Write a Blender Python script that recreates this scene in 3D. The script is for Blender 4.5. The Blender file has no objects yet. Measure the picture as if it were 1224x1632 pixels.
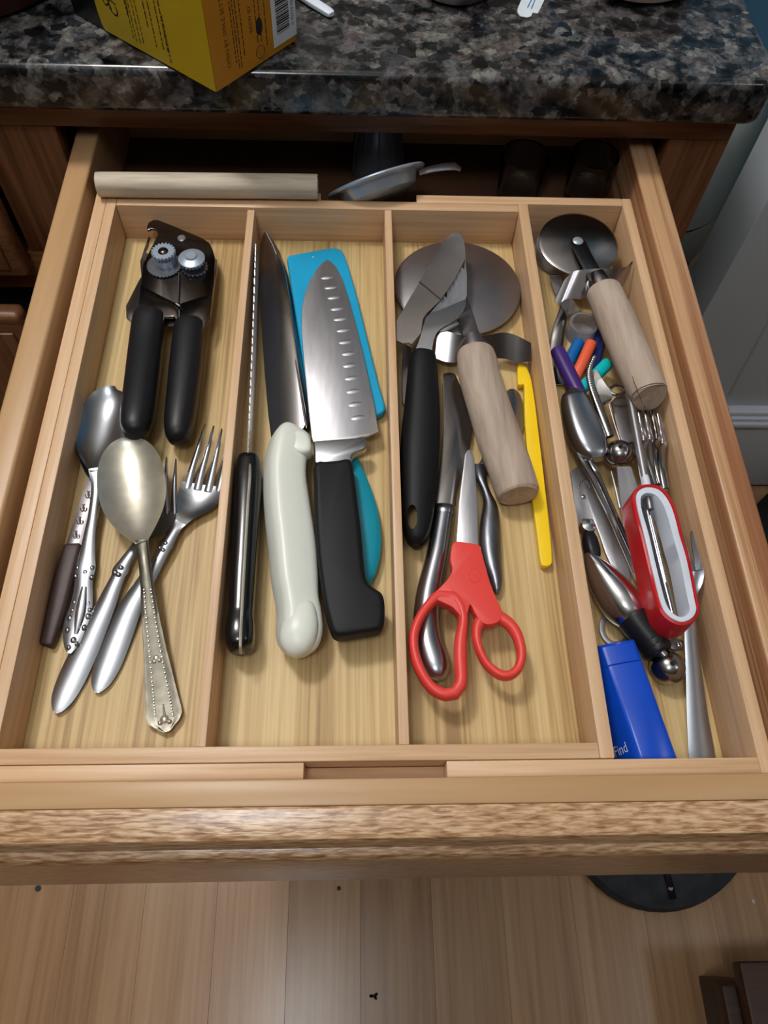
import bpy, bmesh, math, random
from mathutils import Vector, Matrix, Euler

random.seed(7)
S = bpy.context.scene
COL = S.collection

# ------------------------------------------------------------------ camera
CAM_LOC = Vector((-0.0098, -0.0873, 0.4357))
CAM_ROT = Euler((math.radians(28.957), math.radians(-2.043), math.radians(-1.0377)), 'XYZ')
FPX, IW, IH = 1232.37, 1224, 1632
cd = bpy.data.cameras.new('camera')
cd.sensor_fit = 'VERTICAL'; cd.sensor_height = 24.0; cd.lens = 24.0 * FPX / IH
cd.clip_start = 0.01
cam = bpy.data.objects.new('camera', cd); COL.objects.link(cam)
cam.location = CAM_LOC; cam.rotation_euler = CAM_ROT
S.camera = cam
S.view_settings.view_transform = 'Standard'; S.view_settings.look = 'None'
S.view_settings.gamma = 1.0; S.view_settings.use_curve_mapping = False
S.view_settings.exposure = -0.13
S.cycles.use_denoising = True
S.cycles.max_bounces = 8

# ------------------------------------------------------------------ world and lights
w = bpy.data.worlds.new('world'); S.world = w; w.use_nodes = True
w.node_tree.nodes['Background'].inputs[0].default_value = (0.55, 0.6, 0.7, 1)
w.node_tree.nodes['Background'].inputs[1].default_value = 0.05

def lamp(name, loc, radius, watt, col=(1, 1, 1)):
    d = bpy.data.lights.new(name, 'POINT'); d.shadow_soft_size = radius; d.energy = watt; d.color = col
    o = bpy.data.objects.new(name, d); COL.objects.link(o); o.location = loc
LAMPS = [(-0.46, 0.62, 1.36, 0.11, 39.0, (1.0, 0.98, 0.96)), (-0.22, -0.36, 1.36, 0.11, 16.5, (0.90, 0.95, 1.0)), (1.25, -0.35, 1.36, 0.12, 5.0, (0.92, 0.96, 1.0))]  # the right-hand lamp is an unseen fill, added to brighten the white wall
for x, y, z, r, e, c in LAMPS: lamp('pendant_or_fill_light', (x, y, z), r, e, c)

# ------------------------------------------------------------------ measuring helpers: a point of the photo on a real plane
RM = CAM_ROT.to_matrix()
FWD = RM @ Vector((0, 0, -1))
def ray(u, v): return RM @ Vector(((u - IW / 2) / FPX, -(v - IH / 2) / FPX, -1.0))
def P(u, v, z):
    d = ray(u, v); return CAM_LOC + d * ((z - CAM_LOC.z) / d.z)
def PY(u, v, y):
    d = ray(u, v); return CAM_LOC + d * ((y - CAM_LOC.y) / d.y)
def mpp(p): return (p - CAM_LOC).dot(FWD) / FPX      # metres per pixel at a point
class Plane:
    def __init__(s, a, b, c):
        s.a = P(*a); b = P(*b); c = P(*c); s.n = (b - s.a).cross(c - s.a).normalized()
        if s.n.z < 0: s.n = -s.n
    def p(s, u, v):
        d = ray(u, v); return CAM_LOC + d * ((s.a - CAM_LOC).dot(s.n) / d.dot(s.n))

# ------------------------------------------------------------------ materials
def lin(c): return tuple(((x / 255) / 12.92 if x / 255 <= 0.04045 else (((x / 255) + 0.055) / 1.055) ** 2.4) for x in c)
def newmat(name):
    m = bpy.data.materials.new(name); m.use_nodes = True
    return m, m.node_tree.nodes, m.node_tree.links, m.node_tree.nodes['Principled BSDF']
def plain(name, c, rough=0.4, metal=0.0, var=0.06, nscale=60, bump=0.0, spec=0.5, coat=0.0, stretch=(1, 1, 1), emit=None):
    m, N, L, b = newmat(name)
    c = lin(c)
    b.inputs['Roughness'].default_value = rough; b.inputs['Metallic'].default_value = metal
    b.inputs['Specular IOR Level'].default_value = spec
    if coat: b.inputs['Coat Weight'].default_value = coat; b.inputs['Coat Roughness'].default_value = 0.08
    tc = N.new('ShaderNodeTexCoord'); mp = N.new('ShaderNodeMapping'); L.new(tc.outputs['Object'], mp.inputs[0])
    mp.inputs['Scale'].default_value = stretch
    no = N.new('ShaderNodeTexNoise'); no.inputs['Scale'].default_value = nscale; no.inputs['Detail'].default_value = 4
    L.new(mp.outputs[0], no.inputs['Vector'])
    r = N.new('ShaderNodeValToRGB'); L.new(no.outputs[0], r.inputs[0])
    r.color_ramp.elements[0].position = 0.3; r.color_ramp.elements[1].position = 0.7
    r.color_ramp.elements[0].color = tuple(x * (1 - var) for x in c) + (1,)
    r.color_ramp.elements[1].color = tuple(min(1, x * (1 + var)) for x in c) + (1,)
    L.new(r.outputs[0], b.inputs['Base Color'])
    if bump:
        bp = N.new('ShaderNodeBump'); bp.inputs['Strength'].default_value = bump; bp.inputs['Distance'].default_value = 0.001
        L.new(no.outputs[0], bp.inputs['Height']); L.new(bp.outputs[0], b.inputs['Normal'])
    return m
def wood(name, stops, axis='Y', fine=260, along=6, rough=0.45, bump=0.15, tint=0.0, rot=0.0, coat=0.0, big=0.35, det=5):
    """streaky timber: noise stretched along one axis"""
    m, N, L, b = newmat(name)
    tc = N.new('ShaderNodeTexCoord'); oi = N.new('ShaderNodeObjectInfo')
    ad = N.new('ShaderNodeVectorMath'); ad.operation = 'ADD'
    ml = N.new('ShaderNodeMath'); ml.operation = 'MULTIPLY'; ml.inputs[1].default_value = 3.7
    L.new(oi.outputs['Random'], ml.inputs[0]); L.new(tc.outputs['Object'], ad.inputs[0]); L.new(ml.outputs[0], ad.inputs[1])
    mp = N.new('ShaderNodeMapping'); L.new(ad.outputs[0], mp.inputs[0])
    sc = {'X': (along, fine, fine), 'Y': (fine, along, fine), 'Z': (fine, fine, along)}[axis]
    mp.inputs['Scale'].default_value = sc; mp.inputs['Rotation'].default_value = (0, 0, rot)
    n1 = N.new('ShaderNodeTexNoise'); n1.inputs['Scale'].default_value = 1.0; n1.inputs['Detail'].default_value = det
    n1.inputs['Distortion'].default_value = 0.4
    L.new(mp.outputs[0], n1.inputs['Vector'])
    mp2 = N.new('ShaderNodeMapping'); L.new(ad.outputs[0], mp2.inputs[0])
    mp2.inputs['Scale'].default_value = tuple(x * 0.13 for x in sc); mp2.inputs['Rotation'].default_value = (0, 0, rot)
    n2 = N.new('ShaderNodeTexNoise'); n2.inputs['Scale'].default_value = 1.0; n2.inputs['Detail'].default_value = 3
    L.new(mp2.outputs[0], n2.inputs['Vector'])
    mx = N.new('ShaderNodeMix'); mx.data_type = 'FLOAT'; mx.inputs[0].default_value = big
    L.new(n1.outputs[0], mx.inputs[2]); L.new(n2.outputs[0], mx.inputs[3])
    r = N.new('ShaderNodeValToRGB'); L.new(mx.outputs[0], r.inputs[0])
    e = r.color_ramp.elements
    while len(e) < len(stops): e.new(0.5)
    for k, (pos, c) in enumerate(stops):
        e[k].position = pos; e[k].color = lin(c) + (1,)
    out = r.outputs[0]
    if tint:
        hs = N.new('ShaderNodeHueSaturation'); mr = N.new('ShaderNodeMapRange')
        mr.inputs[3].default_value = 1 - tint; mr.inputs[4].default_value = 1 + tint
        L.new(oi.outputs['Random'], mr.inputs[0]); L.new(mr.outputs[0], hs.inputs['Value']); L.new(out, hs.inputs['Color']); out = hs.outputs[0]
    L.new(out, b.inputs['Base Color'])
    b.inputs['Roughness'].default_value = rough
    if coat: b.inputs['Coat Weight'].default_value = coat; b.inputs['Coat Roughness'].default_value = 0.2
    if bump:
        bp = N.new('ShaderNodeBump'); bp.inputs['Strength'].default_value = bump; bp.inputs['Distance'].default_value = 0.0006
        L.new(n1.outputs[0], bp.inputs['Height']); L.new(bp.outputs[0], b.inputs['Normal'])
    return m
def clear(name, c, rough=0.05, ior=1.45, trans=1.0):
    m, N, L, b = newmat(name)
    b.inputs['Base Color'].default_value = lin(c) + (1,); b.inputs['Roughness'].default_value = rough
    b.inputs['Transmission Weight'].default_value = trans; b.inputs['IOR'].default_value = ior
    return m
def granite(name):
    m, N, L, b = newmat(name)
    tc = N.new('ShaderNodeTexCoord')
    n0 = N.new('ShaderNodeTexNoise'); n0.inputs['Scale'].default_value = 95; n0.inputs['Detail'].default_value = 3
    L.new(tc.outputs['Object'], n0.inputs['Vector'])
    sb = N.new('ShaderNodeVectorMath'); sb.operation = 'SCALE'; sb.inputs['Scale'].default_value = 0.012
    L.new(n0.outputs['Color'], sb.inputs[0])
    ad = N.new('ShaderNodeVectorMath'); ad.operation = 'ADD'
    L.new(tc.outputs['Object'], ad.inputs[0]); L.new(sb.outputs[0], ad.inputs[1])
    v = N.new('ShaderNodeTexVoronoi'); v.inputs['Scale'].default_value = 120; L.new(ad.outputs[0], v.inputs['Vector'])
    r = N.new('ShaderNodeValToRGB'); r.color_ramp.interpolation = 'LINEAR'
    sp = N.new('ShaderNodeSeparateColor'); L.new(v.outputs['Color'], sp.inputs[0]); L.new(sp.outputs[0], r.inputs[0])
    e = r.color_ramp.elements
    st = [(0.0, (30, 33, 38)), (0.22, (70, 72, 76)), (0.38, (98, 90, 88)), (0.52, (94, 98, 102)), (0.68, (110, 101, 98)), (0.85, (126, 127, 124)), (1.0, (142, 138, 132))]
    while len(e) < len(st): e.new(0.5)
    for k, (p_, c) in enumerate(st): e[k].position = p_; e[k].color = lin(c) + (1,)
    n2 = N.new('ShaderNodeTexNoise'); n2.inputs['Scale'].default_value = 62; n2.inputs['Detail'].default_value = 5; n2.inputs['Roughness'].default_value = 0.62
    L.new(tc.outputs['Object'], n2.inputs['Vector'])
    r2 = N.new('ShaderNodeValToRGB'); L.new(n2.outputs[0], r2.inputs[0])
    r2.color_ramp.elements[0].position = 0.40; r2.color_ramp.elements[0].color = (0.02, 0.024, 0.03, 1)
    r2.color_ramp.elements[1].position = 0.56; r2.color_ramp.elements[1].color = (0.72, 0.72, 0.72, 1)
    mx = N.new('ShaderNodeMix'); mx.data_type = 'RGBA'; mx.blend_type = 'MULTIPLY'; mx.inputs[0].default_value = 0.95
    L.new(r.outputs[0], mx.inputs[6]); L.new(r2.outputs[0], mx.inputs[7])
    v2 = N.new('ShaderNodeTexVoronoi'); v2.inputs['Scale'].default_value = 330; L.new(ad.outputs[0], v2.inputs['Vector'])
    s2 = N.new('ShaderNodeSeparateColor'); L.new(v2.outputs['Color'], s2.inputs[0])
    r3 = N.new('ShaderNodeValToRGB'); L.new(s2.outputs[1], r3.inputs[0])
    r3.color_ramp.elements[0].color = (0.45, 0.47, 0.5, 1); r3.color_ramp.elements[1].color = (1.25, 1.22, 1.18, 1)
    m2 = N.new('ShaderNodeMix'); m2.data_type = 'RGBA'; m2.blend_type = 'MULTIPLY'; m2.inputs[0].default_value = 0.85
    L.new(mx.outputs[2], m2.inputs[6]); L.new(r3.outputs[0], m2.inputs[7])
    L.new(m2.outputs[2], b.inputs['Base Color'])
    b.inputs['Roughness'].default_value = 0.16
    return m

BST = [(0.25, (178, 136, 98)), (0.5, (208, 170, 132)), (0.75, (224, 192, 156))]
BFL = [(0.36, (150, 118, 72)), (0.48, (188, 157, 104)), (0.62, (208, 182, 130))]
M = {}
M['bam_x'] = wood('bamboo_rail_across', BST, 'X', 330, 9, 0.42)
M['bam_y'] = wood('bamboo_rail_along', BST, 'Y', 330, 9, 0.42)
M['bam_f'] = wood('bamboo_tray_floor', BFL, 'Y', 420, 7, 0.5, big=0.5)
DST = [(0.2, (164, 124, 84)), (0.5, (186, 147, 104)), (0.8, (200, 166, 124))]
M['box_y'] = wood('maple_drawer_side', DST, 'Y', 60, 5, 0.4, 0.05)
M['box_x'] = wood('maple_drawer_board', DST, 'X', 60, 5, 0.38, 0.05)
M['box_r'] = wood('alder_drawer_side', [(0.42, (128, 80, 52)), (0.48, (166, 118, 82)), (0.54, (196, 156, 116)), (0.6, (148, 98, 66))], 'Y', 330, 4.0, 0.36, 0.05, big=0.8)
M['oak_x'] = wood('oak_drawer_front', [(0.34, (140, 98, 64)), (0.48, (186, 144, 104)), (0.64, (216, 182, 144))], 'X', 640, 105, 0.28, 0.4, rot=0.13, big=0.1, det=2, coat=0.3)
M['cab_x'] = wood('oak_cabinet_rail', [(0.3, (74, 44, 26)), (0.5, (118, 76, 48)), (0.7, (140, 96, 64))], 'X', 240, 12, 0.35, 0.2)
M['cab_z'] = wood('oak_cabinet_upright', [(0.3, (74, 44, 26)), (0.5, (118, 76, 48)), (0.7, (140, 96, 64))], 'Z', 220, 8, 0.35, 0.2)
M['cab_in'] = wood('cabinet_inside', [(0.3, (70, 45, 30)), (0.7, (95, 62, 42))], 'Y', 60, 6, 0.6, 0.0)
M['lam'] = wood('laminate_plank', [(0.30, (150, 110, 74)), (0.5, (184, 142, 102)), (0.7, (202, 163, 122))], 'Y', 150, 4, 0.26, 0.06, tint=0.10, big=0.55)
M['handle_wood'] = wood('worn_beech', [(0.25, (148, 130, 116)), (0.5, (176, 156, 140)), (0.8, (194, 178, 162))], 'Y', 260, 24, 0.65, 0.2)
M['stick_wood'] = wood('pale_grey_wood', [(0.25, (158, 140, 120)), (0.5, (196, 182, 162)), (0.8, (214, 204, 188))], 'X', 300, 26, 0.6, 0.2)
M['stool_wood'] = wood('dark_stool_wood', [(0.3, (52, 31, 19)), (0.7, (80, 50, 32))], 'X', 160, 8, 0.5, 0.1)
M['granite'] = granite('speckled_granite')
M['steel'] = plain('polished_steel', (166, 169, 176), 0.27, 1.0, 0.04, 40)
M['steel_b'] = plain('brushed_steel', (190, 189, 194), 0.42, 1.0, 0.08, 300, 0.05, stretch=(1, 0.15, 1))
M['steel_d'] = plain('dull_dark_steel', (146, 141, 144), 0.42, 1.0, 0.1, 60)
M['steel_m'] = plain('mirror_blade_steel', (158, 154, 154), 0.2, 1.0, 0.04, 30)
M['silver'] = plain('tarnished_silver', (200, 195, 180), 0.36, 0.8, 0.14, 90, 0.05)
M['silver_d'] = plain('dark_tarnished_silver', (122, 117, 106), 0.34, 1.0, 0.2, 160, 0.1)
M['steel_k'] = plain('dark_reflecting_steel', (84, 78, 76), 0.2, 1.0, 0.1, 40)
M['pewter'] = plain('pewter', (128, 130, 138), 0.38, 1.0, 0.3, 120, 0.4, stretch=(1, 0.3, 1))
M['chrome'] = plain('chrome', (208, 208, 212), 0.06, 1.0, 0.02)
M['zinc'] = plain('zinc_plated_gear', (176, 190, 206), 0.3, 0.55, 0.05)
M['black'] = plain('black_soft_plastic', (22, 22, 26), 0.42, 0, 0.1, 80, spec=0.35)
M['black_g'] = plain('black_gloss_plastic', (16, 15, 17), 0.16, 0, 0.1, 80)
M['rubber'] = plain('charcoal_rubber', (20, 20, 23), 0.5, 0, 0.12, 400, 0.05, spec=0.22)
M['brownp'] = plain('brown_plastic', (62, 42, 40), 0.5, 0, 0.1, 200)
M['white'] = plain('off_white_plastic', (222, 224, 214), 0.35, 0, 0.02, 20)
M['whitep'] = plain('cool_white_plastic', (214, 220, 232), 0.35, 0, 0.02, 20)
M['red_s'] = plain('coral_red_plastic', (226, 66, 58), 0.42, 0, 0.03, 40)
M['red'] = plain('red_plastic', (190, 26, 32), 0.4, 0, 0.03, 40)
M['yellow'] = plain('yellow_plastic', (244, 206, 18), 0.4, 0, 0.03, 40)
M['cyan'] = plain('turquoise_plastic', (10, 158, 204), 0.45, 0, 0.03, 40)
M['teal'] = plain('teal_plastic', (0, 136, 158), 0.35, 0, 0.03, 40)
M['blue'] = plain('royal_blue_plastic', (4, 70, 190), 0.26, 0, 0.03, 40)
M['sky'] = plain('mid_blue_plastic', (0, 98, 172), 0.4)
M['navy'] = plain('navy_plastic', (22, 42, 104), 0.35)
M['purple'] = plain('purple_plastic', (62, 34, 110), 0.4)
M['orange'] = plain('orange_plastic', (240, 98, 62), 0.45)
M['aqua'] = plain('aqua_plastic', (0, 196, 200), 0.4)
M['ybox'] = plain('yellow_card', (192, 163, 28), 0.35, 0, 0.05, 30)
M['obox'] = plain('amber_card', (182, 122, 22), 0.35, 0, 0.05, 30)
M['kbox'] = plain('black_card', (18, 16, 18), 0.35)
M['ink'] = plain('brown_ink', (70, 50, 14), 0.5)
M['inkk'] = plain('black_ink', (22, 20, 18), 0.5)
M['paper'] = plain('white_card', (206, 214, 220), 0.5)
M['wallw'] = plain('white_painted_panel', (196, 204, 210), 0.5, 0, 0.02, 12)
M['wallb'] = plain('blue_painted_wall', (110, 168, 206), 0.6, 0, 0.04, 5)
M['wallk'] = plain('cream_painted_wall', (112, 106, 98), 0.6, 0, 0.03, 5)
M['ceil'] = plain('ceiling_paint', (214, 212, 206), 0.7, 0, 0.02, 8)
M['bin'] = plain('grey_white_bin_plastic', (176, 184, 176), 0.4, 0, 0.02, 8)
M['gap'] = plain('black_void', (6, 6, 7), 0.8)
M['cloth'] = plain('dark_grey_canvas', (58, 62, 68), 0.9, 0, 0.25, 60, 0.3)
M['clearp'] = clear('cloudy_plastic', (222, 224, 232), 0.22, 1.3, 0.85)
M['glass'] = clear('clear_glass', (250, 252, 252), 0.0, 1.45, 1.0)
M['dgrey'] = plain('dark_grey_plastic', (72, 72, 78), 0.4)
M['pink'] = plain('marbled_ceramic', (236, 208, 196), 0.25, 0, 0.22, 45)
M['lampm'] = plain('lamp_housing', (230, 230, 226), 0.5)
M['darkred'] = plain('dark_red_enamel', (46, 14, 10), 0.35)

# ------------------------------------------------------------------ mesh helpers (all take world coordinates)
ROOTLOC = {}
def rootloc(o):
    while o.parent: o = o.parent
    return ROOTLOC.get(o.name, Vector((0, 0, 0)))
def thing(name, label, cat, loc, group=None):
    o = bpy.data.objects.new(name, None); COL.objects.link(o); o.empty_display_size = 0.02
    o.location = loc; o['label'] = label; o['category'] = cat
    if group: o['group'] = group
    ROOTLOC[o.name] = Vector(loc); return o
def mk(name, VF, mat, parent=None, label=None, cat=None, group=None, kind=None, smooth=35, loc=None):
    V, F = VF
    V = [Vector(v) for v in V]
    if parent is not None: org = rootloc(parent)
    elif loc is not None: org = Vector(loc)
    else:
        n = len(V); org = Vector((sum(v.x for v in V) / n, sum(v.y for v in V) / n, min(v.z for v in V)))
    me = bpy.data.meshes.new(name); me.from_pydata([tuple(v - org) for v in V], [], F)
    bm = bmesh.new(); bm.from_mesh(me); bmesh.ops.recalc_face_normals(bm, faces=bm.faces[:]); bm.to_mesh(me); bm.free()
    me.validate()
    if smooth:
        me.polygons.foreach_set('use_smooth', [True] * len(me.polygons)); me.set_sharp_from_angle(angle=math.radians(smooth))
    if mat is not None: me.materials.append(M[mat] if isinstance(mat, str) else mat)
    o = bpy.data.objects.new(name, me); COL.objects.link(o)
    if parent is not None: o.parent = parent
    else: o.location = org; ROOTLOC[o.name] = org
    if label: o['label'] = label
    if cat: o['category'] = cat
    if group: o['group'] = group
    if kind: o['kind'] = kind
    return o
def bmVF(bm):
    bm.verts.index_update(); V = [v.co.copy() for v in bm.verts]; F = [[v.index for v in f.verts] for f in bm.faces]; bm.free(); return V, F
def join(*vfs):
    V, F = [], []
    for v, f in vfs:
        o = len(V); V += list(v); F += [[i + o for i in q] for q in f]
    return V, F
def bev(bm, off, seg=2, ang=30):
    if off <= 0: return
    es = [e for e in bm.edges if len(e.link_faces) == 2 and e.calc_face_angle(0) > math.radians(ang)]
    if es: bmesh.ops.bevel(bm, geom=es, offset=off, offset_type='OFFSET', segments=seg, profile=0.5, affect='EDGES', clamp_overlap=True)
def box(x0, x1, y0, y1, z0, z1, b=0.0008, seg=2):
    bm = bmesh.new(); bmesh.ops.create_cube(bm, size=1)
    for v in bm.verts: v.co = Vector((x0 + (v.co.x + .5) * (x1 - x0), y0 + (v.co.y + .5) * (y1 - y0), z0 + (v.co.z + .5) * (z1 - z0)))
    bev(bm, b, seg); return bmVF(bm)
def slab(top, ex, b=0.0004, seg=2, ang=30):
    """solid from a planar outline of points, extruded by the vector ex"""
    bm = bmesh.new(); a = [bm.verts.new(p) for p in top]; c = [bm.verts.new(p + ex) for p in top]
    n = len(a); bm.faces.new(a); bm.faces.new(c[::-1])
    for i in range(n): bm.faces.new((a[i], c[i], c[(i + 1) % n], a[(i + 1) % n]))
    bmesh.ops.recalc_face_normals(bm, faces=bm.faces[:]); 
    if b > 0:
        es = [e for e in bm.edges if len(e.link_faces) == 2 and e.calc_face_angle(0) > math.radians(ang)]
        bmesh.ops.bevel(bm, geom=es, offset=b, offset_type='OFFSET', segments=seg, profile=0.5, affect='EDGES', clamp_overlap=True)
    return bmVF(bm)
def prism(px, ztop, th, b=0.0004, seg=2, ang=30): return slab([P(u, v, ztop) for u, v in px], Vector((0, 0, -th)), b, seg, ang)
def tprism(px, pl, th, b=0.0004, seg=2): return slab([pl.p(u, v) for u, v in px], -pl.n * th, b, seg)
def cr(pts, n, closed=False):
    """Catmull-Rom through rows of numbers, n steps per span"""
    out = []; m = len(pts); spans = m if closed else m - 1
    g = (lambda i: pts[i % m]) if closed else (lambda i: pts[min(max(i, 0), m - 1)])
    for i in range(spans):
        a, b, c, d = g(i - 1), g(i), g(i + 1), g(i + 2)
        for k in range(n):
            t = k / n; t2 = t * t; t3 = t2 * t
            out.append(tuple(0.5 * (2 * b[j] + (c[j] - a[j]) * t + (2 * a[j] - 5 * b[j] + 4 * c[j] - d[j]) * t2 + (-a[j] + 3 * b[j] - 3 * c[j] + d[j]) * t3) for j in range(len(b))))
    if not closed: out.append(tuple(pts[-1]))
    return out
def loft(rings, cap=True, closed=False):
    k = len(rings[0]); V = [p for r in rings for p in r]; F = []
    n = len(rings)
    for i in range(n if closed else n - 1):
        a, b = i * k, ((i + 1) % n) * k
        for j in range(k): F.append([a + j, a + (j + 1) % k, b + (j + 1) % k, b + j])
    if cap and not closed: F.append(list(range(k))[::-1]); F.append([(n - 1) * k + j for j in range(k)])
    return V, F
def sweep(st, sub=5, seg=16, ex=2.0, roll=0.0, closed=False, cap_round=0.0):
    """stations (u, v, z, half width in px, half height in m): superelliptic tube along a measured line"""
    rows = cr(st, sub, closed)
    pts = [P(r[0], r[1], r[2]) for r in rows]; wid = [max(r[3], 0.3) * mpp(p) for r, p in zip(rows, pts)]; hei = [max(r[4], 0.0002) for r in rows]
    return tube(pts, wid, hei, seg, ex, roll, closed)
def tube(pts, wid, hei, seg=16, ex=2.0, roll=0.0, closed=False, upv=Vector((0, 0, 1))):
    n = len(pts); rings = []
    for i in range(n):
        a = pts[(i - 1) % n] if closed else pts[max(i - 1, 0)]; b = pts[(i + 1) % n] if closed else pts[min(i + 1, n - 1)]
        t = (b - a).normalized(); s = t.cross(upv)
        s = s.normalized() if s.length > 1e-6 else Vector((1, 0, 0))
        up = s.cross(t).normalized()
        if roll:
            c, q = math.cos(roll), math.sin(roll); s, up = s * c + up * q, up * c - s * q
        r = []
        for k in range(seg):
            th = 2 * math.pi * k / seg; cx, sy = math.cos(th), math.sin(th)
            x = math.copysign(abs(cx) ** (2 / ex), cx); y = math.copysign(abs(sy) ** (2 / ex), sy)
            r.append(pts[i] + s * (x * wid[i]) + up * (y * hei[i]))
        rings.append(r)
    return loft(rings, True, closed)
def strip(st, sub=5, t=0.0014, m=8, ridge=0.0):
    """stations (u, v, z, half width px, dish m): a formed sheet, dished (+) or arched (-) across its width"""
    rows = cr(st, sub); pts = [P(r[0], r[1], r[2]) for r in rows]; rings = []
    n = len(pts)
    for i in range(n):
        tg = (pts[min(i + 1, n - 1)] - pts[max(i - 1, 0)]); tg.z = 0; tg.normalize(); s = tg.cross(Vector((0, 0, 1)))
        wd = max(rows[i][3], 0.4) * mpp(pts[i]); d = rows[i][4]; r = []
        for k in range(m + 1):
            q = -1 + 2 * k / m; zz = d * q * q
            if ridge and abs(q) > 0.62: zz += ridge
            r.append(pts[i] + s * (q * wd) + Vector((0, 0, zz)))
        for k in range(m, -1, -1):
            q = -1 + 2 * k / m
            r.append(pts[i] + s * (q * wd * 0.97) + Vector((0, 0, d * q * q - t * (0.35 + 0.65 * (1 - q * q)))))
        rings.append(r)
    return loft(rings)
def lathe(c, prof, seg=32, axis=(0, 0, 1), cap=True):
    """profile of (radius, height) turned about an axis through c"""
    ax = Vector(axis).normalized(); s = ax.orthogonal().normalized(); q = ax.cross(s); c = Vector(c)
    rings = [[c + ax * h + (s * math.cos(2 * math.pi * k / seg) + q * math.sin(2 * math.pi * k / seg)) * max(r, 1e-5) for k in range(seg)] for r, h in prof]
    return loft(rings, cap)
def gear(c, r, h, teeth, depth, axis=(0, 0, 1)):
    ax = Vector(axis).normalized(); s = ax.orthogonal().normalized(); q = ax.cross(s); c = Vector(c); out = []
    for k in range(teeth * 4):
        rr = r if k % 4 in (0, 1) else r - depth; a = 2 * math.pi * k / (teeth * 4); out.append(c + (s * math.cos(a) + q * math.sin(a)) * rr + ax * h)
    return slab(out, -ax * h, 0.0)
def ribbon(top, bot, th=0.0012, sub=5):
    """thin formed plate between two measured edges of (u, v, z)"""
    a = [P(*r) for r in cr(top, sub)]; b = [P(*r) for r in cr(bot, sub)]; rings = []
    n = len(a)
    for i in range(n):
        t = (a[min(i + 1, n - 1)] - a[max(i - 1, 0)]).normalized(); nn = t.cross(b[i] - a[i]).normalized() * th
        rings.append([a[i], b[i], b[i] + nn, a[i] + nn])
    return loft(rings)
def ellipsoid_lens(c, ax, ay, n, rx, ry, h, seg=16):
    V = [c + n * h]; F = []
    for j, (q, hh) in enumerate(((0.6, 0.7), (1.0, 0.0))):
        for k in range(seg):
            a = 2 * math.pi * k / seg; V.append(c + ax * (math.cos(a) * rx * q) + ay * (math.sin(a) * ry * q) + n * h * hh)
    for k in range(seg):
        F.append([0, 1 + k, 1 + (k + 1) % seg]); F.append([1 + k, 1 + seg + k, 1 + seg + (k + 1) % seg, 1 + (k + 1) % seg])
    F.append([1 + seg + k for k in range(seg)][::-1])
    return V, F
def text_vf(txt, size, o, ex, ey, shear=0.0, align='LEFT'):
    """flat lettering laid on a surface: origin o, reading direction ex, letter-up direction ey"""
    c = bpy.data.curves.new('lettering', 'FONT'); c.body = txt; c.size = size; c.shear = shear; c.align_x = align; c.resolution_u = 2
    ob = bpy.data.objects.new('lettering', c); COL.objects.link(ob)
    dg = bpy.context.evaluated_depsgraph_get(); me = bpy.data.meshes.new_from_object(ob.evaluated_get(dg))
    V = [o + ex * v.co.x + ey * v.co.y for v in me.vertices]; F = [list(p.vertices) for p in me.polygons]
    bpy.data.objects.remove(ob); bpy.data.curves.remove(c); bpy.data.meshes.remove(me); return V, F
def cut(o, VF):
    """take a hole out of a part for good"""
    me = bpy.data.meshes.new('cutter'); V, F = VF; org = rootloc(o)
    me.from_pydata([tuple(Vector(v) - org) for v in V], [], F)
    bm = bmesh.new(); bm.from_mesh(me); bmesh.ops.recalc_face_normals(bm, faces=bm.faces[:]); bm.to_mesh(me); bm.free()
    c = bpy.data.objects.new('cutter', me); COL.objects.link(c)
    if o.parent: c.location = org
    else: c.location = o.location
    md = o.modifiers.new('hole', 'BOOLEAN'); md.object = c; md.operation = 'DIFFERENCE'; md.solver = 'EXACT'
    bpy.context.view_layer.update(); dg = bpy.context.evaluated_depsgraph_get()
    nm = bpy.data.meshes.new_from_object(o.evaluated_get(dg)); o.modifiers.clear(); old = o.data; o.data = nm; bpy.data.meshes.remove(old)
    nm.polygons.foreach_set('use_smooth', [True] * len(nm.polygons)); nm.set_sharp_from_angle(angle=math.radians(35))
    bpy.data.objects.remove(c); bpy.data.meshes.remove(me)
def st_(o, kind='structure'): o['kind'] = kind; return o

# ================================================================== the room
FZ = -0.76
CZ = 1.66
XW0, XW1, YW0, YW1 = -2.4, 2.0, -2.2, 1.42
fl = mk('floor', box(XW0, XW1, YW0, YW1, FZ - 0.05, FZ - 0.004, 0), 'gap', kind='structure', loc=(0, 0, FZ - 0.05))
st_(mk('ceiling', box(XW0, XW1, YW0, YW1, CZ, CZ + 0.05, 0), 'ceil'))
st_(mk('wall_back', box(0.30, XW1, YW1, YW1 + 0.05, FZ, CZ, 0), 'wallb'))
st_(mk('wall_kitchen', box(XW0, 0.30, 1.085, 1.13, FZ, CZ, 0), 'wallk'))
st_(mk('wall_left', box(XW0 - 0.05, XW0, YW0, 1.085, FZ, CZ, 0), 'wallk'))
st_(mk('wall_right', box(XW1, XW1 + 0.05, YW0, YW1, FZ, CZ, 0), 'wallk'))
st_(mk('wall_front', box(XW0, XW1, YW0 - 0.05, YW0, FZ, CZ, 0), 'wallk'))
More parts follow.
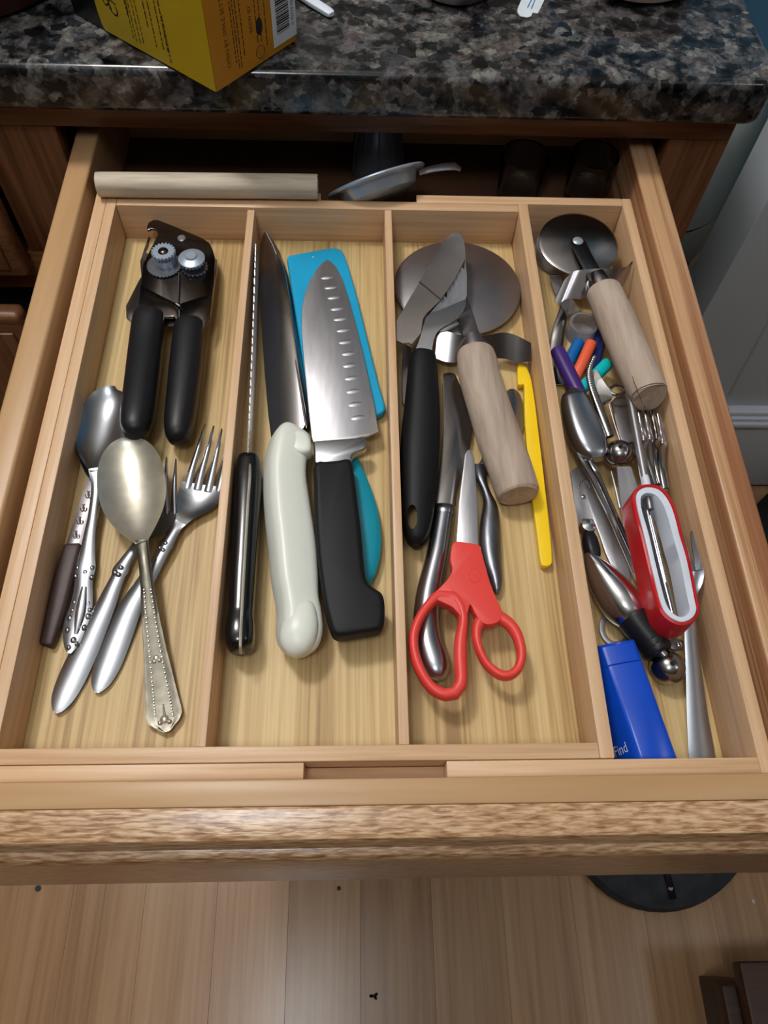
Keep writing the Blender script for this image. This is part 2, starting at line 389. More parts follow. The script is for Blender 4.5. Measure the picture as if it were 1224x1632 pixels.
# laminate planks, each its own piece
PW = 0.0985
x0p = -0.2944 - 14 * PW
meshes = {}
def plank(x, y0, y1):
    ln = round(y1 - y0, 3)
    if ln not in meshes:
        V, F = box(0, PW - 0.0002, 0, ln - 0.0002, -0.008, 0, 0.0002, 1)
        me = bpy.data.meshes.new('plank'); me.from_pydata([tuple(v) for v in V], [], F); me.materials.append(M['lam']); meshes[ln] = me
    o = bpy.data.objects.new('plank', meshes[ln]); COL.objects.link(o); o.parent = fl; o.location = (x, y0, FZ - (FZ - 0.05)); return o
for i in range(24):
    x = x0p + (i + 4) * PW
    off = [-0.95, -0.55, -1.2, -0.75][i % 4]
    plank(x, off, off + 1.2); plank(x, off + 1.2, YW1 - 0.0)
    plank(x, max(YW0, off - 1.2), off)
# white half wall at the right with its tall baseboard and cap moulding
hw = st_(mk('wall_white', box(0.459, XW1, 0.638, 0.72, FZ, 0.6, 0.002), 'wallw'))
mk('panel_groove', slab([PY(1224, 510, 0.6378), PY(1228, 510, 0.6378), PY(1164, 630, 0.6378), PY(1160, 630, 0.6378)], Vector((0, -0.0012, 0)), 0), 'bin', hw)
bb = st_(mk('baseboard_white', box(0.45, XW1, 0.624, 0.638, FZ + 0.012, -0.555, 0.002), 'wallw'))
for k, (a, b_, y) in enumerate(((-0.556, -0.546, 0.614), (-0.546, -0.538, 0.619), (-0.538, -0.528, 0.624))):
    mk('cap_moulding', box(0.446, XW1, y, 0.64, a, b_, 0.002), 'whitep', bb)
mk('shadow_gap', box(0.45, XW1, 0.63, 0.64, FZ, FZ + 0.012, 0), 'gap', bb)

# pendant lamps that give the light, plus an added fill on the right
for k, (x, y, z, r, e, c) in enumerate(LAMPS):
    t = thing('pendant_or_fill_lamp', ['white pendant lamp hanging over the worktop', 'white pendant lamp hanging over the open floor', 'added fill lamp on the right, brightening the white wall'][k], 'lamp', (x, y, CZ))
    mk('rose', lathe((x, y, CZ - 0.02), [(0.0001, 0), (0.05, 0), (0.05, 0.0199), (0.0001, 0.0199)], 24), 'lampm', t)
    mk('cord', lathe((x, y, z + r + 0.03), [(0.003, 0), (0.003, CZ - 0.02 - z - r - 0.03)], 8), 'lampm', t)
    mk('bulb_holder', lathe((x, y, z + r), [(0.0001, 0), (0.03, 0), (0.02, 0.03), (0.0001, 0.03)], 20), 'lampm', t)

# ================================================================== base cabinet and worktop
YC, YF = 0.44, 0.46
bc = thing('base_cabinet', 'brown oak base cabinet with its drawer pulled open', 'cabinet', (0, YF, FZ))
mk('top_rail', box(-0.60, 0.2868, YF, YF + 0.02, 0.0533, 0.0775), 'cab_x', bc)
mk('stile', box(-0.2996, -0.2380, YF, YF + 0.02, -0.0708, 0.0531, 0.0006), 'cab_z', bc)
mk('stile', box(0.2390, 0.2868, YF, YF + 0.02, FZ, 0.0531, 0.0006), 'cab_z', bc)
mk('cross_rail', box(-0.60, -0.2380, YF, YF + 0.02, -0.115, -0.0710, 0.0006), 'cab_x', bc)
mk('lower_stile', box(-0.2996, -0.262, YF, YF + 0.02, FZ, -0.1152, 0.0006), 'cab_z', bc)
mk('side_panel', box(0.262, 0.2868, YF + 0.02, 1.08, FZ, 0.0775, 0), 'cab_in', bc)
mk('side_panel', box(-0.285, -0.262, YF + 0.02, 1.08, FZ, 0.0775, 0), 'cab_in', bc)
mk('back_panel', box(-0.262, 0.262, 1.07, 1.08, FZ, 0.0775, 0), 'cab_in', bc)
mk('runner', box(-0.262, -0.2375, YF + 0.02, 1.0, -0.05, -0.02, 0), 'cab_in', bc)
mk('runner', box(0.2375, 0.262, YF + 0.02, 1.0, -0.05, -0.02, 0), 'cab_in', bc)
mk('cabinet_floor', box(-0.262, 0.262, YF + 0.02, 1.07, -0.66, -0.645, 0), 'cab_in', bc)
# neighbouring cabinet on the left
nb = thing('neighbour_cabinet', 'brown oak cabinet left of the open drawer, half hidden', 'cabinet', (-0.45, YF, FZ))
def bevel_front(x0, x1, z0, z1, y, th, name, knob=None):
    mk(name, box(x0, x1, y, y + th, z0, z1, 0.006, 3), 'cab_x', nb)
    mk('raised_panel', box(x0 + 0.02, x1 - 0.012, y - 0.003, y + 0.001, z0 + 0.012, z1 - 0.02, 0.002), 'cab_z', nb)
bevel_front(-0.62, -0.3012, -0.0845, 0.05, YC, 0.019, 'drawer_front')
bevel_front(-0.62, -0.3085, -0.60, -0.0955, 0.405, 0.019, 'door')
mk('recess_shade_sheet', box(-0.62, -0.2998, YF + 0.021, YF + 0.03, -0.66, -0.116, 0), 'gap', nb)  # black sheet: the shade inside the gap is put into its colour
mk('side_panel', box(-0.64, -0.621, YF, 1.08, FZ, 0.0775, 0), 'cab_in', nb)

arc = [Vector((0.281 + 0.016 * math.sin(k * math.pi / 12), YC + 0.016 - 0.016 * math.cos(k * math.pi / 12), 0.112)) for k in range(7)]
ct = mk('granite_worktop', slab([Vector((-1.3, YC, 0.112))] + arc + [Vector((0.297, 1.08, 0.112)), Vector((-1.3, 1.08, 0.112))], Vector((0, 0, -0.034)), 0.006, 4),
        'granite', label='black, brown and grey speckled granite worktop over the drawer', cat='worktop')

# ================================================================== the drawer
DZ = 0.042
dr = thing('drawer', 'open wooden kitchen drawer holding the bamboo cutlery trays', 'drawer', (0, 0.2, -0.09))
mk('side_board', box(-0.2272, -0.2095, -0.018, 0.56, -0.075, DZ, 0.0022, 3), 'box_y', dr)
mk('side_board', box(0.2120, 0.2318, -0.018, 0.56, -0.075, DZ, 0.0022, 3), 'box_r', dr, label='right side board of streaky reddish wood')
mk('front_board', box(-0.2272, 0.2318, -0.0308, -0.0181, -0.075, DZ, 0.0012, 2), 'box_x', dr)
mk('back_board', box(-0.2094, 0.2119, 0.545, 0.56, -0.075, 0.02, 0.001), 'box_x', dr)
mk('bottom_board', box(-0.2094, 0.2119, -0.018, 0.545, -0.023, -0.0155, 0), 'cab_in', dr)
prof = [(-0.0309, 0.0412), (-0.0320, 0.0416), (-0.0430, 0.0398), (-0.0452, 0.0388), (-0.0464, 0.0368), (-0.0470, 0.0335), (-0.0472, 0.0285), (-0.0480, 0.0266), (-0.0500, 0.0262),
        (-0.0514, 0.0256), (-0.0528, 0.0235), (-0.0535, 0.0200), (-0.0535, -0.112), (-0.0525, -0.1165), (-0.0309, -0.1165)]
rings = [[Vector((x, y, z)) for y, z in prof] for x in (-0.262, 0.264)]
mk('front_face', loft(rings), 'oak_x', dr, smooth=28, label='oak front with a moulded upper edge')

# ================================================================== bamboo trays
H = 0.0314
t1 = thing('cutlery_tray', 'bamboo cutlery tray with three long compartments', 'tray', (-0.03, 0.2, 0))
xL, xR, tR = -0.1887, 0.1172, 0.0077
mk('side_wall', box(-0.1961, xL, -0.008, 0.4093, -0.006, H, 0.0006), 'bam_y', t1)
mk('side_wall', box(xR, xR + tR, -0.008, 0.4093, -0.006, H, 0.0006), 'bam_y', t1)
mk('divider', box(-0.0900, -0.0845, 0.0, 0.3975, 0.0001, H - 0.0002, 0.0006), 'bam_y', t1)
mk('divider', box(0.0138, 0.0193, 0.0, 0.3998, 0.0001, H - 0.0002, 0.0006), 'bam_y', t1)
mk('end_rail', box(xL + .0001, xR - .0001, -0.008, 0.0, -0.006, H, 0.0006), 'bam_x', t1)
mk('end_rail', box(xL + .0001, xR - .0001, 0.40, 0.4093, -0.006, H, 0.0006), 'bam_x', t1)
mk('tray_floor', box(xL + .0001, xR - .0001, 0.0001, 0.3999, -0.006, 0.0, 0), 'bam_f', t1)
t2 = thing('expansion_tray', 'outer bamboo tray that slides out to make the right compartment', 'tray', (0.15, 0.2, -0.0145))
HO = 0.0308; FO = -0.0085
mk('side_wall', box(-0.2051, -0.1964, -0.0165, 0.418, FO - 0.006, HO, 0.0006), 'bam_y', t2)
mk('side_wall', box(0.1999, 0.2075, -0.0165, 0.418, FO - 0.006, HO, 0.0006), 'bam_y', t2)
def notched(y0, y1, xa, xb, zn):
    pts = [(-0.1963, FO - .006), (0.1998, FO - .006), (0.1998, HO), (xb, HO), (xb, zn), (xa, zn), (xa, HO), (-0.1963, HO)]
    return slab([Vector((x, y0, z)) for x, z in pts], Vector((0, y1 - y0, 0)), 0.0005)
xa, xb = P(484, 1225, HO).x, P(712, 1222, HO).x
mk('end_rail', notched(-0.0165, -0.0083, xa, xb, HO - 0.014), 'bam_x', t2, label='front rail with a cut finger notch')
xa, xb = P(511, 318, HO).x, P(664, 318, HO).x
mk('end_rail', notched(0.4096, 0.418, xa, xb, HO - 0.02), 'bam_x', t2, label='back rail with a cut finger notch')
mk('tray_floor', box(-0.1963, 0.1998, -0.0082, 0.4095, FO - 0.006, FO, 0), 'bam_f', t2)

def facept(u, v, o, n):
    d = ray(u, v); return CAM_LOC + d * ((o - CAM_LOC).dot(n) / d.dot(n))
# ================================================================== compartment 1: can opener, spoons, forks
def X3(u, v, z): return P(u, v, z)
UP = Vector((0, 0, 1))
t = thing('can_opener', 'chrome can opener with two black handles and a hooked nose', 'can opener', P(275, 520, 0.0))
plate = [(234.3, 367), (233.7, 361), (236.8, 354), (244, 350), (252.7, 350.4), (273.5, 358.5), (298, 368.8), (322.5, 379), (333.6, 386.6), (339, 397.6), (343, 412), (341, 450), (335, 505), (322, 528), (285, 517), (277, 505), (263, 505), (260, 514), (219, 501), (224, 462), (226, 438), (228, 420), (241, 394), (252, 373), (249, 366), (241.7, 364)]
mk('lever_plate', prism(plate, 0.019, 0.0022, 0.0006), 'steel_k', t)
rear = [(236, 376), (239, 377), (236, 392), (232, 400), (250, 420), (346, 413), (345, 430), (335, 507), (262, 520), (211, 514), (201, 506), (200.6, 487), (222, 445), (225, 440), (223, 416), (231, 392)]
mk('lower_plate', prism(rear, 0.0125, 0.002, 0.0005), 'steel_m', t)
mk('raised_web', prism([(224, 452), (238, 461), (262, 474), (283, 484), (284, 513), (277, 504), (263, 505), (260, 513), (219.5, 500)], 0.0205, 0.0018, 0.0004), 'steel_k', t)
mk('raised_web', prism([(286, 484), (329, 470), (340, 455), (335, 500), (322, 527), (286, 516)], 0.0203, 0.0016, 0.0004), 'steel_k', t)
mk('rivet', lathe(P(289.5, 380, 0.019), [(0.0034, 0), (0.0034, 0.0004), (0.0026, 0.001)], 20), 'steel_d', t)
mk('cutting_wheel', gear(P(262, 424, 0.0195), 0.0128, 0.0012, 30, 0.0008), 'steel', t)
mk('drive_gear', gear(P(311, 428, 0.0195), 0.0098, 0.0016, 18, 0.0011), 'steel', t)
c1, c2 = P(264, 415, 0.0215), P(307.5, 421, 0.0215)
mk('gear_hub', lathe(c1, [(0.0078, -0.002), (0.0078, 0.0042), (0.0066, 0.0044)], 28), 'zinc', t)
g = mk('gear', gear(c1 + UP * 0.0066, 0.0088, 0.0022, 20, 0.0013), 'zinc', t)
mk('screw', lathe(c1 + UP * 0.0088, [(0.0038, 0), (0.0036, 0.0004), (0.0030, 0.0010), (0.0014, 0.0013), (0.0008, 0.0004)], 18), 'steel_k', g)
mk('gear', gear(c2 + UP * 0.0028, 0.0092, 0.0024, 20, 0.001), 'zinc', t)
g = mk('washer', lathe(c2 + UP * 0.0052, [(0.0094, 0), (0.0096, 0.0006), (0.0080, 0.0014), (0.0045, 0.0022), (0.0042, 0.003), (0.0036, 0.0036)], 32), 'zinc', t)
mk('wire', sweep([(285, 434, 0.0206, 1.1, 0.0005), (284.5, 460, 0.0213, 1.1, 0.0005), (283, 484, 0.0212, 1.1, 0.0005)], 3, 8), 'steel_d', t)
mk('spring_end', sweep([(281, 484, 0.0212, 2.5, 0.0009), (287, 488, 0.0212, 2.5, 0.0009)], 2, 8), 'steel', t)
mk('handle', sweep([(238.5, 500, 0.0175, 19.5, 0.0065), (237.5, 506, 0.0175, 25, 0.0085), (233, 550, 0.0170, 26.5, 0.0100), (226, 610, 0.0200, 26.5, 0.0108), (220, 655, 0.0225, 26, 0.0108), (216, 680, 0.0235, 23, 0.0100), (213.5, 692, 0.0238, 16, 0.0075), (212.5, 697, 0.0238, 6, 0.003)], 5, 20, 2.5), 'black', t)
mk('handle', sweep([(302, 514, 0.0175, 19, 0.0065), (301.5, 521, 0.0175, 23.5, 0.0085), (298, 565, 0.0170, 25.5, 0.0100), (292, 625, 0.0165, 25, 0.0108), (287, 665, 0.0160, 24, 0.0108), (283.5, 690, 0.0158, 20.5, 0.0096), (281.5, 701, 0.0158, 14, 0.0070), (281, 706, 0.0158, 5, 0.003)], 5, 20, 2.5), 'black', t)

def bowl(tip, base, wmax, depth, zt, zb, peak=0.45, neck=9, n=34):
    """stations of a spoon bowl: flat rim between two measured ends, egg-shaped plan, dished middle"""
    out = []
    for k in range(n + 1):
        q = 0.5 - 0.5 * math.cos(math.pi * k / n); u = tip[0] + (base[0] - tip[0]) * q; v = tip[1] + (base[1] - tip[1]) * q
        x = (q - peak) / (peak if q < peak else 1 - peak)
        wd = wmax * math.sqrt(max(0, 1 - x * x)) if q < peak else neck + (wmax - neck) * (1 - abs(x) ** 2.5)
        dp = depth * max(0.0, 1 - abs(x) ** 2.5) ** 0.8; zr = zt + (zb - zt) * q
        out.append((u, v, zr - dp, wd, dp))
    return out
def spoon(name, label, loc, bowl, handle, mat, bt=0.0012, extra=None):
    t = thing(name, label, 'spoon', loc)
    mk('bowl', strip(bowl, 6, bt, 14), mat, t); mk('handle', strip(handle, 6, 0.0022, 8, 0.0), mat, t)
    return t
# brown-handled spoon, lowest on the left
t = thing('spoon', 'spoon with a brown plastic handle and scroll-engraved shank, lying along the left wall', 'spoon', P(100, 900, 0))
mk('bowl', strip(bowl((184, 638), (151, 762), 36, 0.0050, 0.0080, 0.0085, 0.45), 1, 0.0012, 12), 'steel', t)
mk('shank', strip([(150, 752, 0.0062, 8, 0.0), (146, 770, 0.0072, 9.5, -0.0003), (137, 800, 0.0075, 10, -0.0003), (126, 838, 0.0072, 11.5, -0.0008), (116.5, 871, 0.0068, 12.5, -0.0008)], 5, 0.0016, 6), 'steel_d', t)
for (u, v) in ((141, 785), (133, 806), (127, 826), (121, 848)):
    z = 0.0079
    for sgn in (-1, 1):
        mk('engraved_scroll', tube([P(u + sgn * (2 + 3.2 * math.cos(a)), v + 5.5 * math.sin(a) + 3, z) for a in [k * 0.8 for k in range(7)]], [0.0003] * 7, [0.0002] * 7, 6), 'steel_k', t)
mk('grip', sweep([(116.5, 869, 0.0062, 12, 0.0022), (115, 876, 0.0062, 13.5, 0.0030), (105, 915, 0.0056, 14.8, 0.0036), (93, 965, 0.0048, 14.5, 0.0038), (82, 1005, 0.0044, 12.5, 0.0036), (76, 1026, 0.0042, 11, 0.0032), (75, 1029, 0.0042, 9, 0.0024)], 5, 16, 4), 'brownp', t)
# ornate spoon
t = thing('spoon', 'large shiny spoon with an ornate silver handle, half under the can opener grip', 'spoon', P(150, 800, 0))
mk('bowl', strip(bowl((185, 618), (152, 750), 41.5, 0.0070, 0.0145, 0.0150, 0.47, 8.5), 1, 0.0012, 14), 'steel', t)
mk('handle', strip([(149.5, 746, 0.0150, 8.5, 0.0), (152, 775, 0.0128, 7, -0.0006), (147, 820, 0.0110, 7.5, -0.0008), (142, 850, 0.0098, 9, -0.0008), (138, 880, 0.0088, 12.5, -0.0010), (134, 903, 0.0080, 17, -0.0012), (132, 925, 0.0074, 14.5, -0.0012), (131, 943, 0.0070, 15.5, -0.0012), (128, 966, 0.0064, 18, -0.0012), (122, 990, 0.0058, 21, -0.0012), (116, 1012, 0.0054, 17, -0.0010), (112, 1030, 0.0052, 10, -0.0006), (110, 1041, 0.0052, 3, 0)], 6, 0.0022, 10), 'steel', t)
for (u, v, r) in ((124, 905, 4), (147, 905, 4), (121, 918, 4), (146, 920, 4), (136, 912, 5), (119, 960, 4.5), (141, 962, 4.5), (112, 985, 5), (140, 982, 5), (108, 1004, 4.5), (134, 1000, 4.5), (117, 1020, 5), (110, 1032, 4), (122, 1026, 3.5), (131, 890, 3.5), (143, 890, 3.5), (116, 973, 4), (143, 972, 4)):
    c = P(u, v, 0.0070 if v < 950 else 0.0052); q = mpp(c) * r
    mk('floral_boss', ellipsoid_lens(c, Vector((1, 0, 0)), Vector((0, 1, 0)), UP, q, q * 1.2, 0.0012, 10), 'steel', t)
mk('raised_leaf', sweep([(134, 935, 0.0074, 4, 0.0008), (128, 975, 0.0064, 8, 0.0016), (121, 1010, 0.0056, 3, 0.0008)], 5, 10), 'steel', t)

def fork(label, loc, head, tines, neck, mat='steel', tw=4.2):
    t = thing('fork', label, 'fork', loc)
    mk('head', strip(head, 5, 0.0016, 10), mat, t)
    for tn in tines: mk('tine', strip(tn, 4, 0.0018, 4), mat, t)
    mk('handle', strip(neck, 6, 0.0026, 10, 0.0), mat, t)
    return t
# right fork
f1 = fork('steel fork lying clear on the right of the spoons', P(260, 880, 0),
     [(324.5, 773, 0.0048, 33, 0.0016), (320, 790, 0.0036, 35, 0.0030), (312, 803, 0.0036, 31, 0.0030), (303, 814, 0.0046, 23, 0.002), (294, 825, 0.0064, 13, 0.0004), (286, 835, 0.0074, 9, 0.0)],
     [[(326.5, 675, 0.0142, 1.4, -0.0009), (316, 712, 0.0112, 3.6, -0.0009), (305, 748, 0.0080, 5.4, -0.0009), (297, 778, 0.0054, 7.2, -0.0009)],
      [(340, 678, 0.0142, 1.4, -0.0009), (331, 714, 0.0112, 3.6, -0.0009), (321, 750, 0.0080, 5.4, -0.0009), (314, 780, 0.0052, 7.0, -0.0009)],
      [(353, 683, 0.0142, 1.4, -0.0009), (346, 716, 0.0112, 3.6, -0.0009), (338, 752, 0.0080, 5.4, -0.0009), (331, 783, 0.0052, 7.0, -0.0009)],
      [(363, 692, 0.0142, 1.4, -0.0009), (360, 720, 0.0112, 3.6, -0.0009), (354, 756, 0.0080, 5.4, -0.0009), (348, 785, 0.0054, 6.8, -0.0009)]],
     [(288, 832, 0.0074, 9.5, 0), (279, 843, 0.0080, 8, -0.0006), (268, 860, 0.0084, 10.5, -0.0010), (262, 868, 0.0085, 13, -0.0012), (258, 877, 0.0085, 11, -0.0010), (244, 903, 0.0080, 12, -0.0012), (226, 933, 0.0070, 15, -0.0014), (205, 970, 0.0058, 19.5, -0.0016), (186, 1016, 0.0046, 22.5, -0.0016), (171, 1056, 0.0040, 22, -0.0014), (161, 1083, 0.0038, 17, -0.0010), (156, 1097, 0.0036, 10, -0.0004), (154, 1104, 0.0034, 3, 0)])
f2 = fork('steel fork half hidden beneath the tarnished spoon', P(200, 900, 0),
     [(262, 812, 0.0052, 28, 0.0006), (255, 826, 0.0044, 28, 0.0012), (246, 838, 0.0046, 24, 0.0010), (234, 851, 0.0060, 14, 0.0004), (222, 864, 0.0072, 9, 0.0)],
     [[(236, 722, 0.0140, 1.4, -0.0009), (236, 755, 0.0108, 3.4, -0.0009), (235, 788, 0.0076, 4.8, -0.0009), (236, 816, 0.0052, 5.8, -0.0009)],
      [(250, 725, 0.0140, 1.4, -0.0009), (250, 757, 0.0108, 3.4, -0.0009), (249, 790, 0.0076, 4.8, -0.0009), (250, 818, 0.0050, 5.8, -0.0009)],
      [(265, 728, 0.0140, 1.4, -0.0009), (264, 760, 0.0108, 3.4, -0.0009), (264, 792, 0.0076, 4.8, -0.0009), (265, 820, 0.0050, 5.8, -0.0009)],
      [(280, 731, 0.0140, 1.4, -0.0009), (278, 762, 0.0108, 3.4, -0.0009), (277, 794, 0.0076, 4.8, -0.0009), (278, 822, 0.0052, 5.8, -0.0009)]],
     [(224, 861, 0.0072, 9, 0), (214, 873, 0.0076, 8, -0.0006), (199, 894, 0.0080, 10, -0.0010), (191, 908, 0.0080, 13, -0.0012), (187, 918, 0.0080, 11, -0.0010), (178, 938, 0.0075, 13, -0.0012), (167, 964, 0.0066, 16, -0.0014), (150, 1000, 0.0056, 19.5, -0.0016), (133, 1037, 0.0046, 22, -0.0016), (114, 1078, 0.0040, 22.5, -0.0014), (100, 1109, 0.0038, 19, -0.0010), (92, 1128, 0.0036, 11, -0.0004), (88, 1136, 0.0034, 3, 0)])
for f, us in ((f1, ((264, 866), (255, 873), (260, 877))), (f2, ((193, 905), (184, 913), (189, 916)))):
    for u, v in us:
        c = P(u, v, 0.0078); q = mpp(c) * 5
        mk('knop', ellipsoid_lens(c, Vector((1, 0, 0)), Vector((0, 1, 0)), UP, q, q, 0.0016, 10), 'steel', f)
# tarnished spoon on top
t = thing('spoon', 'big tarnished silver spoon lying on top of the forks', 'spoon', P(230, 900, 0))
mk('bowl', strip(bowl((203, 697), (226, 864), 52.5, 0.0075, 0.0215, 0.0225, 0.5, 10), 1, 0.0014, 16), 'silver', t)
hd = [(226, 860, 0.0222, 10.5, -0.0006), (228, 880, 0.0205, 9.5, -0.0010), (231, 905, 0.0190, 9.5, -0.0010), (235, 940, 0.0165, 11, -0.0008), (240, 985, 0.0132, 14, -0.0006), (246, 1030, 0.0100, 17.5, -0.0005), (253, 1080, 0.0070, 22.5, -0.0004), (258, 1115, 0.0056, 26, -0.0004), (261.5, 1140, 0.0050, 28.5, -0.0004), (263.5, 1150, 0.0048, 24, -0.0003), (265, 1159, 0.0047, 14, -0.0002), (266.5, 1166, 0.0047, 5, 0)]
mk('handle', strip(hd, 6, 0.0024, 10, 0.0006), 'silver_d', t)
beads = []
for r in cr(hd[3:9], 6):
    for sg in (-1, 1):
        beads.append(lathe(P(r[0] + sg * r[3] * 0.5, r[1], r[2] + 0.0002), [(0.00045, -0.0003), (0.0006, 0.0001), (0.0003, 0.0005)], 6))
st_(mk('beading', join(*beads), 'silver', t), 'stuff')
for u, v, r in ((249, 1048, 6), (246, 1054, 4), (254, 1052, 4), (262, 1146, 7), (255, 1152, 4), (270, 1150, 4)):
    c = P(u, v, 0.0085 if v < 1100 else 0.0050); q = mpp(c) * r
    mk('shell_boss', ellipsoid_lens(c, Vector((1, 0, 0)), Vector((0, 1, 0)), UP, q, q, 0.0011, 10), 'silver', t)
mk('spire', sweep([(260, 1122, 0.0058, 0.8, 0.0004), (262, 1144, 0.0054, 2.6, 0.0007)], 3, 8), 'silver', t)

# ================================================================== compartment 2: knives
t = thing('serrated_knife', 'black riveted-scale serrated knife standing edge up beside the left divider', 'knife', P(390, 850, 0))
edge = [(407.5, 388, 0.0255), (406.5, 420, 0.0265), (404.5, 480, 0.0267), (402.5, 540, 0.0265), (400, 600, 0.0260), (397.5, 660, 0.0255), (395.5, 705, 0.0247), (394.5, 742, 0.0240)]
rows = cr(edge, 9); rg = []
for i, r in enumerate(rows):
    p = P(*r); zz = r[2] + (0.0009 if i % 2 else -0.0007); lo = 0.0225 - 0.019 * min(1, 0.25 + i / 14)
    h = 0.0006; e = 0.00035
    rg.append([Vector((p.x - e, p.y, zz)), Vector((p.x + e, p.y, zz)), Vector((p.x + h, p.y, zz - 0.004)), Vector((p.x + h, p.y, lo)), Vector((p.x - h, p.y, lo)), Vector((p.x - h, p.y, zz - 0.004))])
mk('blade', loft(rg), 'steel_b', t, smooth=20)
mk('handle', sweep([(397.5, 731, 0.0172, 13, 0.0075), (397, 737, 0.0172, 18, 0.0095), (396.5, 758, 0.0170, 21, 0.0105), (396, 766, 0.0168, 21.5, 0.0108), (395, 790, 0.0164, 21.5, 0.0110), (391.5, 860, 0.0156, 20.5, 0.0108), (387.5, 930, 0.0150, 20.5, 0.0106), (385.5, 970, 0.0148, 20, 0.0104), (384.5, 982, 0.0148, 20.5, 0.0104), (383.5, 1000, 0.0148, 23, 0.0112), (383, 1020, 0.0148, 23, 0.0112), (383, 1034, 0.0148, 19, 0.0095), (383, 1040, 0.0148, 10, 0.006)], 5, 24, 3.2), 'black_g', t)
tg = [(398.5, 728, 0.0254), (398, 760, 0.0281), (395, 800, 0.0279), (391.5, 860, 0.0269), (387.5, 930, 0.0261), (385, 980, 0.0257), (383.5, 1005, 0.0265), (383, 1030, 0.0261), (383, 1041, 0.0212)]
mk('tang', tube([P(*r) for r in cr(tg, 4)], [0.0009] * 33, [0.0007] * 33, 8), 'silver', t, label='thin bright tang line')
t = thing('carving_knife', 'dark-bladed carving knife with a chunky ivory-white plastic handle', 'knife', P(460, 860, 0))
pl = Plane((414, 400, 0.0090), (432, 700, 0.0055), (486, 672, 0.0150))
blade = [(421, 369), (428, 374), (436, 388), (446, 410), (455, 438), (462, 480), (470, 540), (478, 600), (487, 650), (489, 668), (484, 681), (476, 690), (448, 706), (433, 706), (427, 660), (421, 590), (415, 500), (412, 440), (414, 388)]
mk('blade', tprism(blade, pl, 0.0016, 0.0004), 'steel_m', t)
pl2 = Plane((436, 386, 0.0150), (489, 665, 0.0152), (498, 668, 0.0090))
mk('bevel', tprism([(425, 371), (434, 380), (446, 401), (458, 436), (465, 470), (477, 545), (487, 610), (495, 668), (489, 682), (486, 668), (482, 640), (474, 590), (466, 535), (459, 480), (452, 438), (443, 410), (434, 388)], pl2, 0.0010, 0.0002), 'steel_d', t)
mk('handle', sweep([(471.5, 686, 0.0177, 17.5, 0.0060), (468.5, 692, 0.0177, 25.5, 0.0095), (462, 708, 0.0175, 30.5, 0.0125), (455, 735, 0.0172, 30.5, 0.0130), (453.5, 768, 0.0169, 31.5, 0.0125), (459, 820, 0.0165, 34, 0.0122), (465.5, 870, 0.0163, 35, 0.0120), (469.5, 920, 0.0161, 34.5, 0.0118), (473.5, 958, 0.0159, 31.5, 0.0114), (476.5, 980, 0.0159, 32.5, 0.0118), (477, 1005, 0.0159, 34, 0.0122), (476, 1025, 0.0159, 30.5, 0.0112), (474.5, 1038, 0.0159, 21.5, 0.0085), (473.5, 1046, 0.0159, 7.5, 0.004)], 5, 24, 3.6, 0.42), 'white', t)
mk('guard_flat', prism(cr([(449, 700), (458, 689), (470, 684), (482, 684), (492, 692), (496, 704), (495, 716), (482, 720), (464, 716), (452, 710)], 3, True), 0.0290, 0.012, 0.0030, 3, 50), 'white', t)
mk('pommel', sweep([(492, 962, 0.0200, 9, 0.004), (487, 972, 0.0212, 19, 0.0070), (481, 990, 0.0216, 28, 0.0085), (476, 1010, 0.0214, 31, 0.0090), (472.5, 1028, 0.0205, 27, 0.0080), (470.5, 1041, 0.0190, 16, 0.0055), (470, 1047, 0.0182, 6, 0.0025)], 6, 28, 2.3), 'white', t)
t = thing('sheathed_knife', 'turquoise knife sheath with a teal curved handle, beneath the dimpled knife', 'knife', P(560, 700, 0))
sheath = [(457, 411), (460, 406.5), (475, 403.5), (525, 394.5), (536, 394), (545, 398), (550, 407), (556, 425), (570, 475), (586, 540), (602, 605), (613.5, 645), (613, 654), (606, 659), (540, 683), (505, 690), (497, 682), (480, 560), (466, 470)]
mk('sheath', prism(sheath, 0.0085, 0.0065, 0.0016, 3), 'cyan', t)
mk('sheath_clip', sweep([(597, 659, 0.006, 3, 0.002), (604, 660, 0.006, 3.2, 0.002), (610, 656, 0.006, 3, 0.002), (613, 650, 0.006, 2, 0.0015)], 3, 8), 'cyan', t)
mk('rivet_dot', lathe(P(499, 409.5, 0.0086), [(0.0007, 0), (0.0004, 0.0003)], 10), 'whitep', t)
mk('grip', sweep([(535, 680, 0.0062, 12, 0.003), (548, 720, 0.0062, 17, 0.0045), (561, 765, 0.0062, 24, 0.0052), (571, 810, 0.0062, 30, 0.0055), (577, 850, 0.0062, 31, 0.0055), (577, 885, 0.0062, 30, 0.0055), (572, 915, 0.0062, 26, 0.005), (565, 936, 0.0062, 17, 0.004), (561, 945, 0.0062, 8, 0.0025)], 5, 16, 2.6), 'teal', t)
t = thing('santoku_knife', 'broad dimpled steel kitchen knife with a black handle, lying on the turquoise sheath', 'knife', P(550, 800, 0))
bl = [(522, 413.5), (528, 417), (536, 425), (546, 444), (556, 475), (566, 512), (577, 556), (588, 606), (597, 648), (603.5, 688), (585, 695), (575, 696), (560, 701), (500, 705), (497, 698), (492, 655), (487, 605), (483, 560), (480.5, 520), (481, 492), (485, 470), (493, 448), (504, 429), (514, 418)]
plb = Plane((522, 414, 0.0118), (500, 705, 0.0175), (603, 688, 0.0150))
mk('blade', tprism(bl, plb, 0.0018, 0.0005), 'steel_b', t)
dx = ((740, 375), (765, 440), (785, 505), (805, 578), (825, 645), (845, 718), (860, 795), (880, 870), (888, 947), (900, 1030), (912, 1115), (925, 1200), (943, 1287))
ax = (plb.p(560, 500) - plb.p(540, 503)).normalized(); ay = plb.n.cross(ax)
